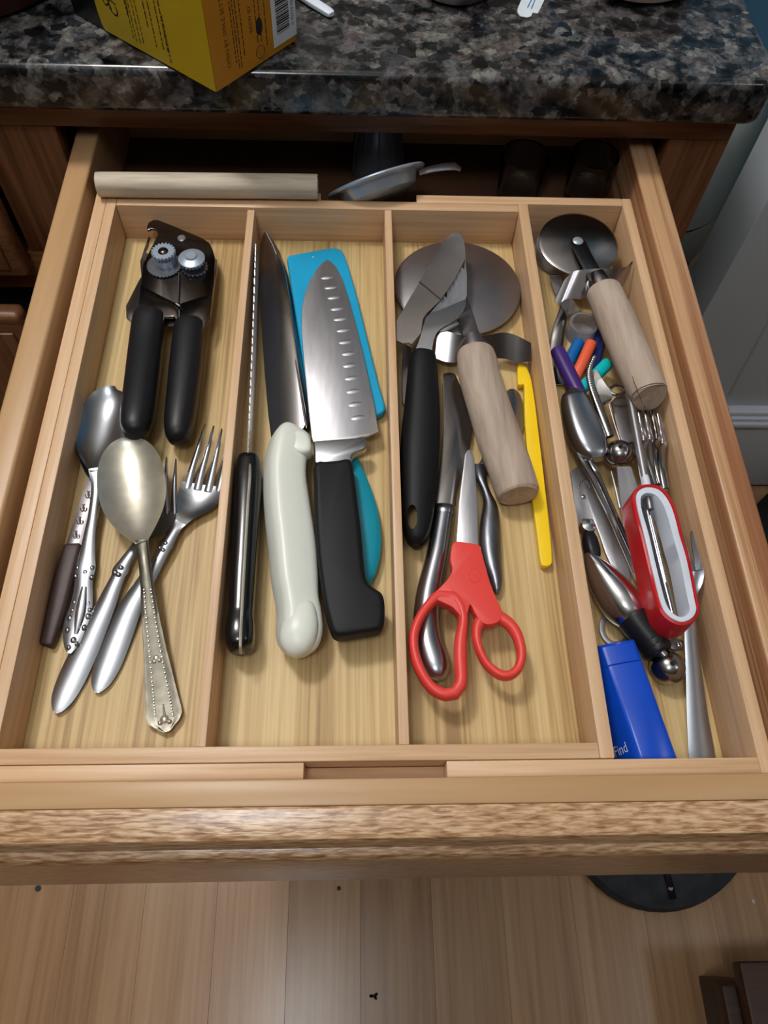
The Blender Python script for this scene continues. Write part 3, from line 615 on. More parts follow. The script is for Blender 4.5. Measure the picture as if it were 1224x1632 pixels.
for a, b_ in dx:
    c = plb.p(340 + a / 4.08, 350 + b_ / 4.08)
    mk('dimple', ellipsoid_lens(c, ax, ay, plb.n, 0.0050, 0.0020, 0.0005, 18), 'steel_b', t)
mk('bolster', slab([P(u, v, 0.0205) for u, v in [(499, 702), (580, 696), (585, 700), (585, 709), (579, 715), (569, 719), (562, 726), (560, 734), (501, 738)]], Vector((0, 0, -0.0075)), 0.0024, 3), 'steel', t)
hdl = cr([(501, 735), (530, 733), (557, 729), (564, 750), (569, 790), (575, 840), (579, 885), (582, 912), (588, 928), (600, 937), (609, 944), (613, 958), (613, 984), (609, 997), (600, 1003), (570, 1008), (545, 1012), (534, 1010), (527, 1002), (518, 970), (511, 930), (505, 880), (501, 820), (500, 770)], 3, True)
mk('handle', slab([P(u, v, 0.0270) for u, v in hdl], Vector((0, 0, -0.0138)), 0.0042, 4, 50), 'rubber', t)

# ================================================================== compartment 3
t = thing('pizza_cutter', 'large pizza cutter, wide steel wheel and wooden handle, between the scissors and pie server', 'pizza cutter', P(760, 600, 0))
dc = P(729, 457, 0.0085); R1 = mpp(dc) * 101
mk('wheel', lathe(dc, [(R1, -0.0006), (R1, 0.0002), (R1 * 0.955, 0.0014), (R1 * 0.2, 0.0020), (0.0001, 0.0020)], 72), 'steel_d', t)
mk('arm', sweep([(729, 455, 0.0122, 9, 0.0014), (738, 490, 0.0128, 13, 0.0016), (748, 525, 0.0140, 14, 0.0018), (754, 545, 0.0155, 14, 0.003)], 4, 12, 4), 'steel_d', t)
mk('guard', ribbon([(697, 531, 0.0215), (715, 529, 0.0235), (735, 535, 0.0240), (757, 537, 0.0240), (780, 534, 0.0240), (805, 530, 0.0232), (826, 536, 0.0225), (846, 547, 0.0210)],
                   [(693, 570, 0.0125), (712, 577, 0.0115), (735, 577, 0.0105), (757, 574, 0.0100), (780, 571, 0.0100), (805, 572, 0.0102), (824, 577, 0.0105), (847, 576, 0.0110)], 0.0012), 'steel_m', t)
mk('ferrule', sweep([(753, 538, 0.0190, 16, 0.0062), (756, 552, 0.0190, 19, 0.0072), (758, 562, 0.0190, 19.5, 0.0074)], 4, 20), 'steel_d', t)
hh = mk('handle', sweep([(757.5, 559, 0.0195, 22, 0.0082), (758, 562, 0.0195, 29, 0.0108), (761, 580, 0.0194, 32.5, 0.0122), (766, 605, 0.0190, 33.5, 0.0125), (780, 650, 0.0180, 34.5, 0.0126), (798, 705, 0.0172, 36, 0.0128), (814, 750, 0.0166, 35.5, 0.0128), (825, 783, 0.0164, 34.5, 0.0127), (827, 789, 0.0164, 31.5, 0.0117), (827.3, 790, 0.0164, 29, 0.0108)], 4, 28), 'handle_wood', t)
t = thing('pie_server', 'steel pie server with folded serrated blade and black grip with a hanging hole', 'pie server', P(670, 700, 0))
V, F = [], []
def leaf(name, pts, tris=None, th=0.0012, mat='steel_m'):
    top = [P(*p) for p in pts]; bm = bmesh.new(); a = [bm.verts.new(p) for p in top]; b_ = [bm.verts.new(p - Vector((0, 0, th))) for p in top]; n = len(a)
    f1 = bm.faces.new(a); f2 = bm.faces.new(b_[::-1])
    for i in range(n): bm.faces.new((a[i], b_[i], b_[(i + 1) % n], a[(i + 1) % n]))
    bmesh.ops.triangulate(bm, faces=[f1, f2]); return mk(name, bmVF(bm), mat, t, smooth=25)
leaf('blade', [(731, 369, 0.0340), (738, 378, 0.0345), (741, 394, 0.0345), (742, 411, 0.0340), (724, 446, 0.0320), (702, 478, 0.0300), (681, 498, 0.0285), (674, 508, 0.0280), (671, 530, 0.0270), (658, 556, 0.0255), (656, 549, 0.0250), (651, 546, 0.0255), (641, 547, 0.0252), (632, 542, 0.0252), (632, 512, 0.0256), (649, 482, 0.0262), (671, 445, 0.0262), (697, 397, 0.0290), (704, 386, 0.0300), (719, 373, 0.0325)])
mk('crease', sweep([(668, 448, 0.0266, 0.9, 0.0004), (702, 476, 0.0304, 0.9, 0.0004)], 3, 6), 'steel_d', t)
# the lower fold with its saw teeth
fold = [(742, 411, 0.0326), (744, 440, 0.0290), (744, 470, 0.0250), (742, 477, 0.0240), (718, 489, 0.0236), (698, 496, 0.0240), (682, 503, 0.0255), (700, 482, 0.0270)]
for k in range(7):
    a = k / 7; u = 700 + (738 - 700) * a; v = 482 + (418 - 482) * a; z = 0.0270 + 0.0056 * a
    fold.append((u + 2, v - 2, z)); fold.append((u + 7, v + 2, z - 0.001))
leaf('fold', fold, None, 0.001, 'steel_b')
mk('neck', ribbon([(741, 477, 0.0258), (742, 487, 0.0262), (734, 502, 0.0270), (718, 515, 0.0275), (700, 526, 0.0270), (691, 542, 0.0262), (688, 567, 0.0250)],
                  [(683, 502, 0.0272), (679, 506, 0.0270), (676, 515, 0.0265), (673, 525, 0.0262), (669, 540, 0.0255), (664, 553, 0.0250), (659, 567, 0.0244)], 0.0014), 'steel', t)
g = mk('grip', sweep([(675, 563, 0.0235, 15, 0.006), (674.5, 568, 0.0232, 20, 0.0082), (673.5, 590, 0.0222, 23.5, 0.0094), (673, 620, 0.0206, 26, 0.0102), (672, 660, 0.0186, 29, 0.0108), (670, 700, 0.0168, 31, 0.0112), (668, 740, 0.0150, 31, 0.0114), (666.5, 780, 0.0136, 29, 0.0112), (665, 815, 0.0126, 26.5, 0.0106), (664, 845, 0.0120, 21.5, 0.0096), (663, 862, 0.0118, 15, 0.0075), (662.5, 871, 0.0118, 6, 0.0035)], 5, 24, 2.5), 'rubber', t)
cut(g, slab([P(657 + 8.5 * math.cos(k * math.pi / 8), 824 + 20 * math.sin(k * math.pi / 8), 0.0230) + ray(657, 824).normalized() * -0.004 for k in range(16)], ray(657, 824).normalized() * 0.03, 0))
# narrow blade under the server
mk('cheese_knife', prism([(643, 546), (655, 553), (657, 590), (652, 625), (645, 648), (641, 640), (640, 590)], 0.0035, 0.002, 0.0004), 'steel_d', label='narrow grey steel cheese-knife blade poking out beneath the pie server grip', cat='knife')
t = thing('table_knife', 'long table knife with a plump pistol-shaped silver handle under the scissors', 'knife', P(700, 850, 0))
mk('blade', prism(cr([(706, 601), (709, 595), (717, 593.5), (725, 596), (730, 606), (739, 626), (750, 648), (753, 668), (749, 712), (737, 756), (728, 786), (724, 812), (693, 810), (697, 770), (703, 725), (706, 690), (706, 650)], 3, True), 0.0065, 0.0016, 0.0004), 'steel_m', t)
mk('collar', sweep([(709, 806, 0.0082, 17, 0.0036), (708.5, 815, 0.0082, 17.5, 0.0062), (708, 822, 0.0082, 16.5, 0.0060)], 4, 18), 'steel', t)
mk('handle', sweep([(708, 820, 0.0082, 16, 0.0058), (704, 845, 0.0080, 16.5, 0.0062), (698, 880, 0.0080, 17.5, 0.0066), (690, 915, 0.0078, 19, 0.0068), (683, 950, 0.0078, 20.5, 0.0070), (680, 985, 0.0079, 21.5, 0.0072), (682, 1020, 0.0080, 23.5, 0.0073), (690, 1047, 0.0080, 25.5, 0.0073), (696, 1067, 0.0080, 22.5, 0.0070), (699, 1079, 0.0080, 15, 0.0052), (700, 1085, 0.0080, 6, 0.0025)], 5, 24), 'steel', t)
t = thing('butter_knife', 'small round-ended knife with a grained pewter handle behind the scissors', 'knife', P(790, 850, 0))
mk('blade', prism(cr([(797, 640), (804, 626), (815, 619), (826, 624), (833, 640), (836, 668), (829, 700), (806, 728), (776, 757), (762, 760), (760, 745), (775, 718), (790, 685)], 3, True), 0.0030, 0.0014, 0.0004), 'steel_m', t)
mk('handle', sweep([(763, 742, 0.0045, 9, 0.0025), (764, 756, 0.0048, 12, 0.0034), (769, 772, 0.0050, 8, 0.0034), (776, 790, 0.0052, 8, 0.0036), (781, 808, 0.0052, 12, 0.0040), (781, 835, 0.0054, 16, 0.0044), (781.5, 870, 0.0054, 17, 0.0046), (785, 900, 0.0054, 14.5, 0.0044), (790, 922, 0.0054, 11, 0.0040), (791.5, 938, 0.0054, 7, 0.0032), (791.5, 946, 0.0054, 3, 0.0015)], 5, 16), 'pewter', t)
t = thing('scissors', 'scissors with coral red handles and two finger loops', 'scissors', P(745, 900, 0))
mk('blade', prism([(750, 716), (756, 729), (759, 772), (762, 818), (762, 872), (727, 872), (729, 840), (732, 797), (737, 757), (741, 724), (745, 717)], 0.0198, 0.0026, 0.0004), 'steel_b', t)
lever = cr([(722, 865), (740, 864), (764, 869), (768, 880), (774, 902), (782, 930), (792, 955), (800, 974), (796, 990), (775, 995), (760, 982), (750, 963), (746, 975), (738, 985), (722, 968), (706, 960), (690, 950), (702, 935), (714, 922), (721, 907), (718, 890)], 3, True)
mk('lever', prism(lever, 0.0238, 0.0085, 0.0026, 3, 45), 'red_s', t)
def ring(outer, inner, z, hh, name='finger_loop', mat='red_s', ex=2.3):
    n = 48
    def res(px):
        rows = cr(px, 8, True); L = [0]
        for i in range(len(rows)): L.append(L[-1] + math.dist(rows[i], rows[(i + 1) % len(rows)]))
        out = []
        for k in range(n):
            s = L[-1] * k / n; i = max(j for j in range(len(rows)) if L[j] <= s); f = (s - L[i]) / max(1e-6, L[i + 1] - L[i]); a, b_ = rows[i], rows[(i + 1) % len(rows)]
            out.append((a[0] + (b_[0] - a[0]) * f, a[1] + (b_[1] - a[1]) * f))
        return out
    I = res(inner); O = cr(outer, 10, True); mid, wd = [], []
    for p in I:
        q = min(O, key=lambda o: math.dist(o, p)); mid.append(((p[0] + q[0]) / 2, (p[1] + q[1]) / 2)); wd.append(math.dist(p, q) / 2)
    pts = [P(a, b_, z) for a, b_ in mid]; wd2 = [(wd[i - 1] + wd[i] + wd[(i + 1) % n]) / 3 * mpp(pts[i]) for i in range(n)]
    return mk(name, tube(pts, wd2, [hh] * n, 16, ex, 0, True), mat, t)
ring([(716, 934), (692, 944), (670.5, 969), (657, 993), (650.5, 1018), (654, 1051), (667, 1082), (686, 1107), (707, 1117), (726, 1117), (741, 1103), (745, 1079), (744, 1048), (744, 1018), (746, 985), (738, 955)],
     [(706, 958), (692, 967), (677, 987), (667.5, 1011), (667, 1033), (675, 1061), (689, 1085), (704, 1096), (718, 1096), (725, 1085), (723, 1058), (723, 1030), (726, 1011), (730, 990), (727, 975), (718, 963)], 0.0198, 0.0046)
ring([(775, 972), (761, 980), (753, 996), (752, 1018), (759, 1042), (771, 1064), (790, 1081), (808, 1085), (827, 1076), (837.5, 1052), (836, 1024), (827, 999), (811, 982), (795, 973)],
     [(784, 993), (771.6, 998), (767, 1011), (768.5, 1030), (777.7, 1051), (793, 1065), (808, 1070), (819, 1062), (823, 1045), (819, 1024), (808, 1005), (796, 996)], 0.0196, 0.0042)
mk('pivot_emblem', tube([P(757 + 9 * math.cos(k * math.pi / 10), 917 + 11 * math.sin(k * math.pi / 10), 0.0238) for k in range(20)], [0.0003] * 20, [0.0003] * 20, 6, 2, 0, True), 'red_s', t)
t = mk('citrus_peeler', prism(cr([(825.5, 581), (831, 580.5), (837, 583), (843, 593), (848, 610), (854, 650), (860, 700), (866, 750), (871, 795), (877, 850), (880, 890), (878.5, 899), (872, 902), (865, 901), (861.5, 893), (856, 850), (849, 800), (843, 745), (838, 690), (836, 645), (835.5, 613), (832, 613), (826, 612), (825, 598)], 2, True), 0.0064, 0.0050, 0.0012, 3), 'yellow',
       label='long yellow plastic citrus peeler with a small hook, along the right wall', cat='peeler')

# ================================================================== compartment 4 (lower floor)
FL = -0.0085
t = thing('measuring_scoop', 'cloudy clear plastic double-ended measuring scoop under the small pizza cutter', 'measuring spoon', P(900, 470, FL))
ca = P(888, 407, FL + 0.006); r_ = mpp(ca) * 36
mk('large_cup', lathe(ca, [(0.0001, -0.0055), (r_ * 0.86, -0.0055), (r_ * 0.92, -0.004), (r_, 0.009), (r_ * 1.05, 0.009), (r_ * 1.05, 0.0102), (r_ * 0.94, 0.0102), (r_ * 0.86, -0.0035), (0.0001, -0.0042)], 36, cap=False), 'clearp', t)
mk('strap', sweep([(884, 440, 0.004, 9, 0.0014), (896, 470, 0.0035, 10, 0.0014), (909, 490, 0.003, 13, 0.0014), (916, 500, 0.003, 13, 0.0014)], 4, 10, 4), 'clearp', t)
cb = P(929, 521, FL + 0.010); r_ = mpp(cb) * 21
mk('small_cup', lathe(cb, [(0.0001, -0.0095), (r_ * 1.12, -0.0095), (r_ * 1.14, -0.008), (r_, 0.003), (r_ * 1.1, 0.003), (r_ * 1.1, 0.0044), (r_ * 0.9, 0.0044), (r_ * 0.95, -0.006), (0.0001, -0.007)], 28, cap=False), 'clearp', t)
t = thing('teaspoon', 'dark steel spoon handle curving out from under the clear scoop', 'spoon', P(890, 540, FL))
mk('handle', strip([(905, 468, 0.003, 5, 0), (899, 492, 0.0035, 7, -0.0008), (892, 520, 0.002, 10, -0.0012), (887, 545, -0.001, 11, -0.0012), (885, 565, -0.003, 11, -0.001), (886, 590, -0.004, 10, -0.001), (890, 612, -0.0045, 9, 0)], 5, 0.0016, 8), 'steel_m', t)
def peg(label, st, mat):
    t = thing('plastic_peg', label, 'peg', P(st[1][0], st[1][1], FL), 'coloured plastic pegs')
    u0, v0, z0, w0, h0 = st[0]; u1, v1, z1, w1, h1 = st[-1]
    L = math.dist((u0, v0), (u1, v1)); du, dv, dz = (u1 - u0) / L, (v1 - v0) / L, (z1 - z0) / L
    full = [(u0, v0, z0, w0 * .3, h0 * .3), (u0 + du * w0 * .12, v0 + dv * w0 * .12, z0, w0 * .75, h0 * .75), (u0 + du * w0 * .45, v0 + dv * w0 * .45, z0 + dz * w0 * .45, w0, h0)] + st[1:-1] + [(u1 - du * w1 * .45, v1 - dv * w1 * .45, z1 - dz * w1 * .45, w1, h1), (u1 - du * w1 * .12, v1 - dv * w1 * .12, z1, w1 * .75, h1 * .75), (u1, v1, z1, w1 * .3, h1 * .3)]
    mk('peg_body', sweep(full, 3, 18, 2.2), mat, t)
peg('mid blue plastic peg, behind the purple one', [(924, 543, -0.002, 9.5, 0.0042), (914, 562, -0.003, 9.5, 0.0042), (903, 584, -0.004, 9.5, 0.0042)], 'sky')
peg('orange plastic peg, between the blue and navy ones', [(943, 545, 0.0045, 9, 0.004), (931, 572, 0.003, 9, 0.004), (914, 608, -0.001, 9, 0.004)], 'orange')
peg('navy blue plastic peg beside the wooden pizza cutter handle', [(964, 520, -0.003, 11, 0.0046), (953, 552, -0.0035, 11, 0.0046), (942, 592, -0.0035, 11, 0.0046)], 'navy')
peg('turquoise plastic peg passing under the ridged chrome lever', [(970, 578, 0.006, 10, 0.0042), (948, 600, 0.006, 10, 0.0042), (922, 624, 0.005, 10, 0.0042)], 'aqua')
peg('dark purple plastic peg, nearest the left wall', [(887, 556, 0.009, 11.5, 0.0048), (903, 588, 0.0095, 12, 0.0048), (925, 632, 0.0095, 11.5, 0.0048)], 'purple')
# flat grey opener on the floor of the compartment
t = thing('can_piercer', 'flat grey steel opener plate with a rivet, against the left wall', 'opener', P(950, 830, FL))
mk('plate', prism([(909, 752), (912, 749), (921, 742), (932, 748), (942, 768), (954, 797), (968, 818), (980, 850), (992, 880), (1003, 905), (1006, 930), (990, 930), (973, 898), (965, 880), (955, 850), (949, 835), (945, 827), (930, 826), (925, 838), (921, 842), (914, 790)], FL + 0.0045, 0.002, 0.0004), 'steel_b', t)
mk('rivet', lathe(P(929.5, 792, FL + 0.0045), [(0.0017, 0), (0.0014, 0.0008), (0.0005, 0.0011)], 14), 'steel', t)
mk('stamped_arc', tube([P(931 + 9 * math.cos(a), 778 + 12 * math.sin(a), FL + 0.0046) for a in [math.pi * (1.0 + k / 12) for k in range(13)]], [0.0006] * 13, [0.0005] * 13, 8), 'steel_d', t)
t = mk('steel_ring', None or tube([P(982 + 23 * math.cos(k * math.pi / 16), 1000 + 27 * math.sin(k * math.pi / 16), FL + 0.0015) for k in range(32)], [0.0019] * 32, [0.0012] * 32, 8, 3, 0, True), 'steel_b', label='flat grey steel ring peeping from under the melon baller', cat='ring')
t = thing('steel_clip', 'tiny chrome clip by the foot of the red peeler', 'clip', P(1080, 1026, FL))
mk('tab', prism([(1064, 1020), (1078, 1016), (1090, 1020), (1090, 1034), (1076, 1036), (1066, 1032)], FL + 0.004, 0.0035, 0.0008), 'steel_d', t)
mk('stud', lathe(P(1083, 1027, FL + 0.004), [(0.0022, 0), (0.002, 0.001), (0.001, 0.0016)], 14), 'chrome', t)
# carving fork
t = thing('carving_fork', 'long two-pronged steel carving fork leaning by the right wall', 'fork', P(1110, 1080, FL))
mk('prong', strip([(1103, 846, 0.030, 1.4, 0), (1106, 868, 0.0285, 3.2, 0), (1111, 890, 0.0265, 4.6, 0), (1115, 908, 0.0245, 6, 0)], 4, 0.003, 4), 'steel', t)
mk('prong', strip([(1088, 852, 0.028, 1.4, 0), (1093, 874, 0.0265, 3.0, 0), (1099, 894, 0.0245, 4.4, 0), (1105, 910, 0.0235, 6, 0)], 4, 0.003, 4), 'steel', t)
mk('shoulder', strip([(1110, 902, 0.0240, 11, 0), (1109.5, 914, 0.0225, 12, 0.0008), (1108, 928, 0.0205, 10.5, 0.0008), (1105, 944, 0.0180, 7, 0)], 4, 0.002, 6), 'steel', t)
mk('handle', strip([(1106, 940, 0.0182, 7, 0), (1102, 965, 0.0155, 7, -0.0005), (1101, 1000, 0.0120, 9.5, -0.0006), (1106, 1060, 0.0065, 12.5, -0.0008), (1112, 1130, 0.0015, 16.5, -0.001), (1119, 1195, -0.0025, 21, -0.001), (1121, 1218, -0.0030, 20, -0.0006)], 5, 0.0032, 10), 'steel', t)
# four-tined fork on its side
t = thing('fork', 'dark four-tined fork lying tines up beneath the red peeler', 'fork', P(1045, 740, FL))
for k, (a, z) in enumerate((((1018, 655), 0.0175), ((1028, 653.5), 0.0165), ((1039, 652), 0.0150), ((1049, 660), 0.0190))):
    u, v = a
    mk('tine', sweep([(u, v, z + 0.003, 2.6, 0.0009), (u + 6, v + 24, z + 0.001, 4.2, 0.0009), (u + 11 - k * 0.3, v + 46, z - 0.003, 4.8, 0.0009), (u + 7 - k * 0.5, v + 60, z - 0.002, 4.8, 0.0009), (u + 10 - k * 1.2, v + 85, z + 0.001, 5.0, 0.0010), (u + 20 - k * 2.5, v + 118, z, 5.0, 0.0010)], 4, 12, 5), 'steel_m', t)
mk('head', strip([(1044, 757, 0.0145, 15, -0.0008), (1050, 785, 0.0140, 16, -0.0012), (1058, 815, 0.0125, 11, -0.0008), (1068, 850, 0.010, 7, 0)], 4, 0.0018, 8), 'steel_m', t)
mk('handle', strip([(1066, 845, 0.010, 7, 0), (1080, 900, 0.006, 8, -0.0006), (1092, 960, 0.002, 10, -0.0008), (1096, 990, 0.001, 11, -0.0008)], 4, 0.002, 8), 'steel_m', t)
# spreader blade and skewer
mk('spreader', prism([(974, 640), (985, 629), (994, 628), (1002, 640), (1013, 690), (1019, 722), (1000, 724), (986, 690)], 0.0070, 0.0018, 0.0004), 'steel_d', label='dark pitted steel spreader blade left of the grey rod', cat='spreader')
t = thing('steel_rod', 'straight grey steel rod with a white tip, between spreader and fork', 'rod', P(1018, 700, FL))
mk('shaft', sweep([(1001, 616, 0.0230, 5.5, 0.0024), (1014, 690, 0.0240, 5.8, 0.0026), (1027, 762, 0.0250, 6.2, 0.0028)], 4, 14), 'steel_b', t)
mk('tip', sweep([(1027, 760, 0.0250, 6.5, 0.0029), (1029, 768, 0.0250, 6.8, 0.003), (1030.5, 777, 0.0250, 6.5, 0.0029)], 3, 14), 'whitep', t)
# ridged chrome lever tool
t = thing('cork_puller', 'chrome lever tool with a ridged curved arm and bright wedge jaw', 'corkscrew', P(955, 640, FL))
arm = [(947, 568, 0.0220, 3, 0.0012), (941, 582, 0.0225, 4.6, 0.0016), (939, 596, 0.0225, 5.2, 0.0018), (942, 613, 0.0220, 5.4, 0.0018), (948, 632, 0.0212, 5.6, 0.002), (955, 651, 0.0205, 6, 0.0022), (963, 672, 0.0195, 6.5, 0.0024), (972, 696, 0.0185, 6.5, 0.0024)]
mk('ridged_arm', sweep(arm, 5, 12, 3), 'steel_m', t)
rid = [lathe(P(r[0] + 0.5, r[1], r[2] + 0.0017), [(0.0010, -0.0004), (0.0010, 0.0002), (0.0004, 0.0005)], 8) for r in cr(arm[:6], 5)]
st_(mk('ridges', join(*rid), 'chrome', t), 'stuff')
leaf('jaw', [(947, 590, 0.0195), (951, 589, 0.0200), (957, 600, 0.0205), (967, 615, 0.0205), (974, 623, 0.0200), (976, 634, 0.0195), (961, 644, 0.0185), (952, 624, 0.0185), (947, 603, 0.0190)], None, 0.003, 'chrome')
mk('loop', tube([P(984 + 13 * math.cos(k * math.pi / 9), 622 + 7.5 * math.sin(k * math.pi / 9), 0.0165) for k in range(18)], [0.0011] * 18, [0.0013] * 18, 8, 2, 0, True), 'chrome', t)
mk('thin_rod', sweep([(969, 640, 0.0165, 1.2, 0.0006), (979, 675, 0.015, 1.2, 0.0006), (988, 702, 0.0140, 1.2, 0.0006)], 3, 8), 'steel_d', t)
# melon baller lying with both cups down
t = thing('melon_baller', 'steel melon baller, cups turned down, with a flat shank running under the red peeler', 'melon baller', P(985, 730, FL))
def cup(name, u, v, z, rpx, axis, hole):
    c = P(u, v, z); r = mpp(c) * rpx; ax = Vector(axis).normalized()
    prof = [(r * math.sin(a), r * math.cos(a)) for a in [k * math.pi / 24 for k in range(0, 15)]]
    inner = [(p[0] * 0.93, p[1] * 0.93) for p in prof[::-1]]
    o = mk(name, lathe(c, [(max(p[0], 1e-5), p[1]) for p in prof] + inner, 36, ax, False), 'steel_m' if name == 'cup' else 'steel_m', t)
    rd = ray(hole[0], hole[1]).normalized(); oc = CAM_LOC - c; bq = oc.dot(rd); dq = bq * bq - oc.dot(oc) + r * r
    q = CAM_LOC + rd * (-bq - math.sqrt(max(dq, 0))); d = (q - c).normalized()
    s = d.orthogonal().normalized(); qq = d.cross(s)
    mk('vent_hole', lathe(q, [(r * 0.15, -0.0004), (r * 0.15, 0.0002), (r * 0.12, 0.00025)], 14, d), 'gap', t)
cup('cup', 986, 724, 0.0125, 23, (0.0, -0.12, 1), (989, 712, 0.0235))
cup('cup', 1007, 722, 0.0095, 18, (0.3, -0.1, 1), (1009, 713, 0.0170))
mk('shank', ribbon([(982, 746, 0.0135), (984, 770, 0.0130), (988, 800, 0.0120), (995, 850, 0.009)], [(1004, 746, 0.0135), (1012, 770, 0.0130), (1022, 800, 0.0120), (1030, 850, 0.009)], 0.002), 'steel_b', t)
mk('side_rod', sweep([(974, 752, 0.010, 1.8, 0.001), (980, 775, 0.010, 1.8, 0.001), (988, 810, 0.009, 1.8, 0.001)], 3, 8), 'steel', t)
# steel scoop with two long wires
t = thing('tea_tongs', 'oblong domed steel scoop with twin wire legs, by the left wall', 'tongs', P(935, 680, FL))
body = [(909, 623, 0.0190, 9, 0.002), (910, 626, 0.0205, 15, 0.005), (914, 636, 0.0215, 20, 0.0075), (922, 660, 0.0218, 25, 0.0085), (932, 688, 0.0216, 27.5, 0.0088), (942, 711, 0.0210, 26, 0.008), (948, 724, 0.0200, 20, 0.006), (951, 732, 0.0180, 11, 0.003)]
mk('dome', sweep([(a, b_, c - d * 0.8, e, d) for a, b_, c, e, d in body], 5, 24, 3.2), 'steel', t)
mk('leg', sweep([(913, 705, 0.0105, 2.5, 0.0014), (922, 726, 0.0120, 3.2, 0.0016), (945, 765, 0.0130, 3.4, 0.0018), (975, 828, 0.0105, 3.4, 0.0018), (1004, 895, 0.0070, 3.4, 0.0018), (1016, 925, 0.006, 3.2, 0.0016)], 5, 10, 3), 'steel', t)
mk('leg', sweep([(935, 722, 0.0120, 5, 0.0016), (944, 742, 0.0140, 5, 0.002), (957, 768, 0.0140, 3.6, 0.002), (984, 828, 0.0115, 3.4, 0.0018), (1008, 882, 0.0085, 3.4, 0.0018), (1020, 912, 0.0070, 3.2, 0.0016)], 5, 10, 3), 'steel_m', t)
# chrome baller with black sleeve
t = thing('melon_baller', 'heavy chrome melon baller with an egg-shaped body and black rubber sleeve', 'melon baller', P(1000, 970, FL))
mk('top_knob', lathe(P(936, 842, 0.008), [(0.0001, -0.0055), (0.0042, -0.0045), (0.0056, 0), (0.0042, 0.0044), (0.0001, 0.0056)], 24), 'chrome', t)
mk('collar', sweep([(937, 852, 0.0090, 9, 0.0040), (940, 862, 0.0095, 11.5, 0.0052), (944, 878, 0.0100, 12, 0.0054), (947, 888, 0.0100, 10, 0.0045)], 4, 18, 3), 'black', t)
mk('egg', sweep([(934, 882, 0.0140, 3, 0.0014), (938, 887, 0.0138, 8, 0.004), (948, 901, 0.0126, 17, 0.0072), (962, 922, 0.0110, 25.5, 0.0104), (978, 945, 0.0100, 31, 0.0122), (992, 964, 0.0098, 32.5, 0.0126), (1003, 978, 0.0098, 30, 0.0116), (1009, 986, 0.0098, 26, 0.0100)], 6, 32), 'chrome', t)
sl = [(1007, 983, 0.0100, 25.5, 0.0102), (1010, 987, 0.0100, 26.5, 0.0106), (1026, 1008, 0.0092, 25, 0.0100), (1037, 1021, 0.0088, 24, 0.0096), (1038, 1022.5, 0.0088, 22.8, 0.0092), (1039, 1024, 0.0088, 24, 0.0096), (1043, 1029, 0.0086, 23.6, 0.0095), (1044, 1030.5, 0.0086, 22.4, 0.0090), (1045, 1032, 0.0086, 23.6, 0.0095), (1050, 1038, 0.0084, 23, 0.0092), (1053, 1042, 0.0084, 19, 0.0078)]
mk('rubber_sleeve', sweep(sl, 3, 28), 'black', t)
mk('neck', sweep([(1050, 1038, 0.0086, 9, 0.0045), (1058, 1047, 0.0086, 8, 0.004)], 3, 14), 'chrome', t)
cup('end_cup', 1064, 1064, 0.0028, 27.5, (0.02, -0.06, 1), (1072, 1057, 0.0140))
# red peeler
t = thing('vegetable_peeler', 'red and white oval vegetable peeler with a swivelling steel blade', 'peeler', P(1053, 890, FL))
wo = [(1014, 792), (1019, 781), (1032, 776), (1050, 780), (1064, 795), (1074, 817), (1084, 855), (1095, 892), (1107, 954), (1110, 972), (1103, 985), (1086, 991), (1067, 982), (1054, 963), (1041, 912), (1027, 853), (1017, 814)]
wi = [(1021, 797), (1025, 788.5), (1033, 785.5), (1045, 789), (1055, 801), (1063, 820), (1074, 860), (1084, 895), (1095, 950), (1099, 970), (1095, 979), (1085, 983), (1073, 977), (1061, 960), (1048, 910), (1035, 854), (1024, 817)]
def grow(px, k):
    out = []; n = len(px)
    for i in range(n):
        a, b_ = px[i - 1], px[(i + 1) % n]; tx, ty = b_[0] - a[0], b_[1] - a[1]; L = math.hypot(tx, ty); out.append((px[i][0] - ty / L * k, px[i][1] + tx / L * k))
    return out
def area(px): return sum(px[i - 1][0] * px[i][1] - px[i][0] * px[i - 1][1] for i in range(len(px)))
sgn = 1 if area(wo) < 0 else -1
ro = grow(wo, 6.5 * sgn)
if abs(area(ro)) < abs(area(wo)): ro = grow(wo, -6.5 * sgn)
def ringsolid(outer, inner, z, depth, b_, flare=0.0):
    o = cr(outer, 4, True); i_ = cr(inner, 4, True); n = len(o); cx = sum(p[0] for p in o) / n; cy = sum(p[1] for p in o) / n
    A = [P(*p, z) for p in o]; B = [P(*p, z) for p in i_]; D = Vector((0, 0, -depth)); c = P(cx, cy, z)
    bvv = lambda p, k: p + (c - p).normalized() * k
    rings = []
    for a, q in zip(A, B):
        rings.append([bvv(a, b_), bvv(a, b_ * .3) - Vector((0, 0, b_ * .3)), a - Vector((0, 0, b_)), a + D - (c - a).normalized() * flare, q + D, q - Vector((0, 0, b_ * .5)), bvv(q, -b_ * .5)])
    return loft(rings, False, True)
mk('red_frame', ringsolid(ro, wo, 0.0365, 0.0185, 0.0020, 0.0008), 'red', t)
mk('white_liner', ringsolid(wo, wi, 0.0373, 0.0165, 0.0006), 'whitep', t)
mk('swivel_blade', strip([(1031, 794, 0.0320, 6, -0.0012), (1034, 815, 0.0320, 7, -0.0022), (1045, 862, 0.0320, 7.5, -0.0024), (1059, 920, 0.0320, 7.5, -0.0024), (1071, 968, 0.0320, 6.5, -0.0022), (1074, 982, 0.0320, 5, -0.001)], 5, 0.001, 10), 'steel_m', t)
mk('slot_edge', sweep([(1036, 822, 0.0327, 1.2, 0.0005), (1047, 868, 0.0327, 1.2, 0.0005), (1061, 928, 0.0327, 1.2, 0.0005)], 4, 8), 'steel', t)
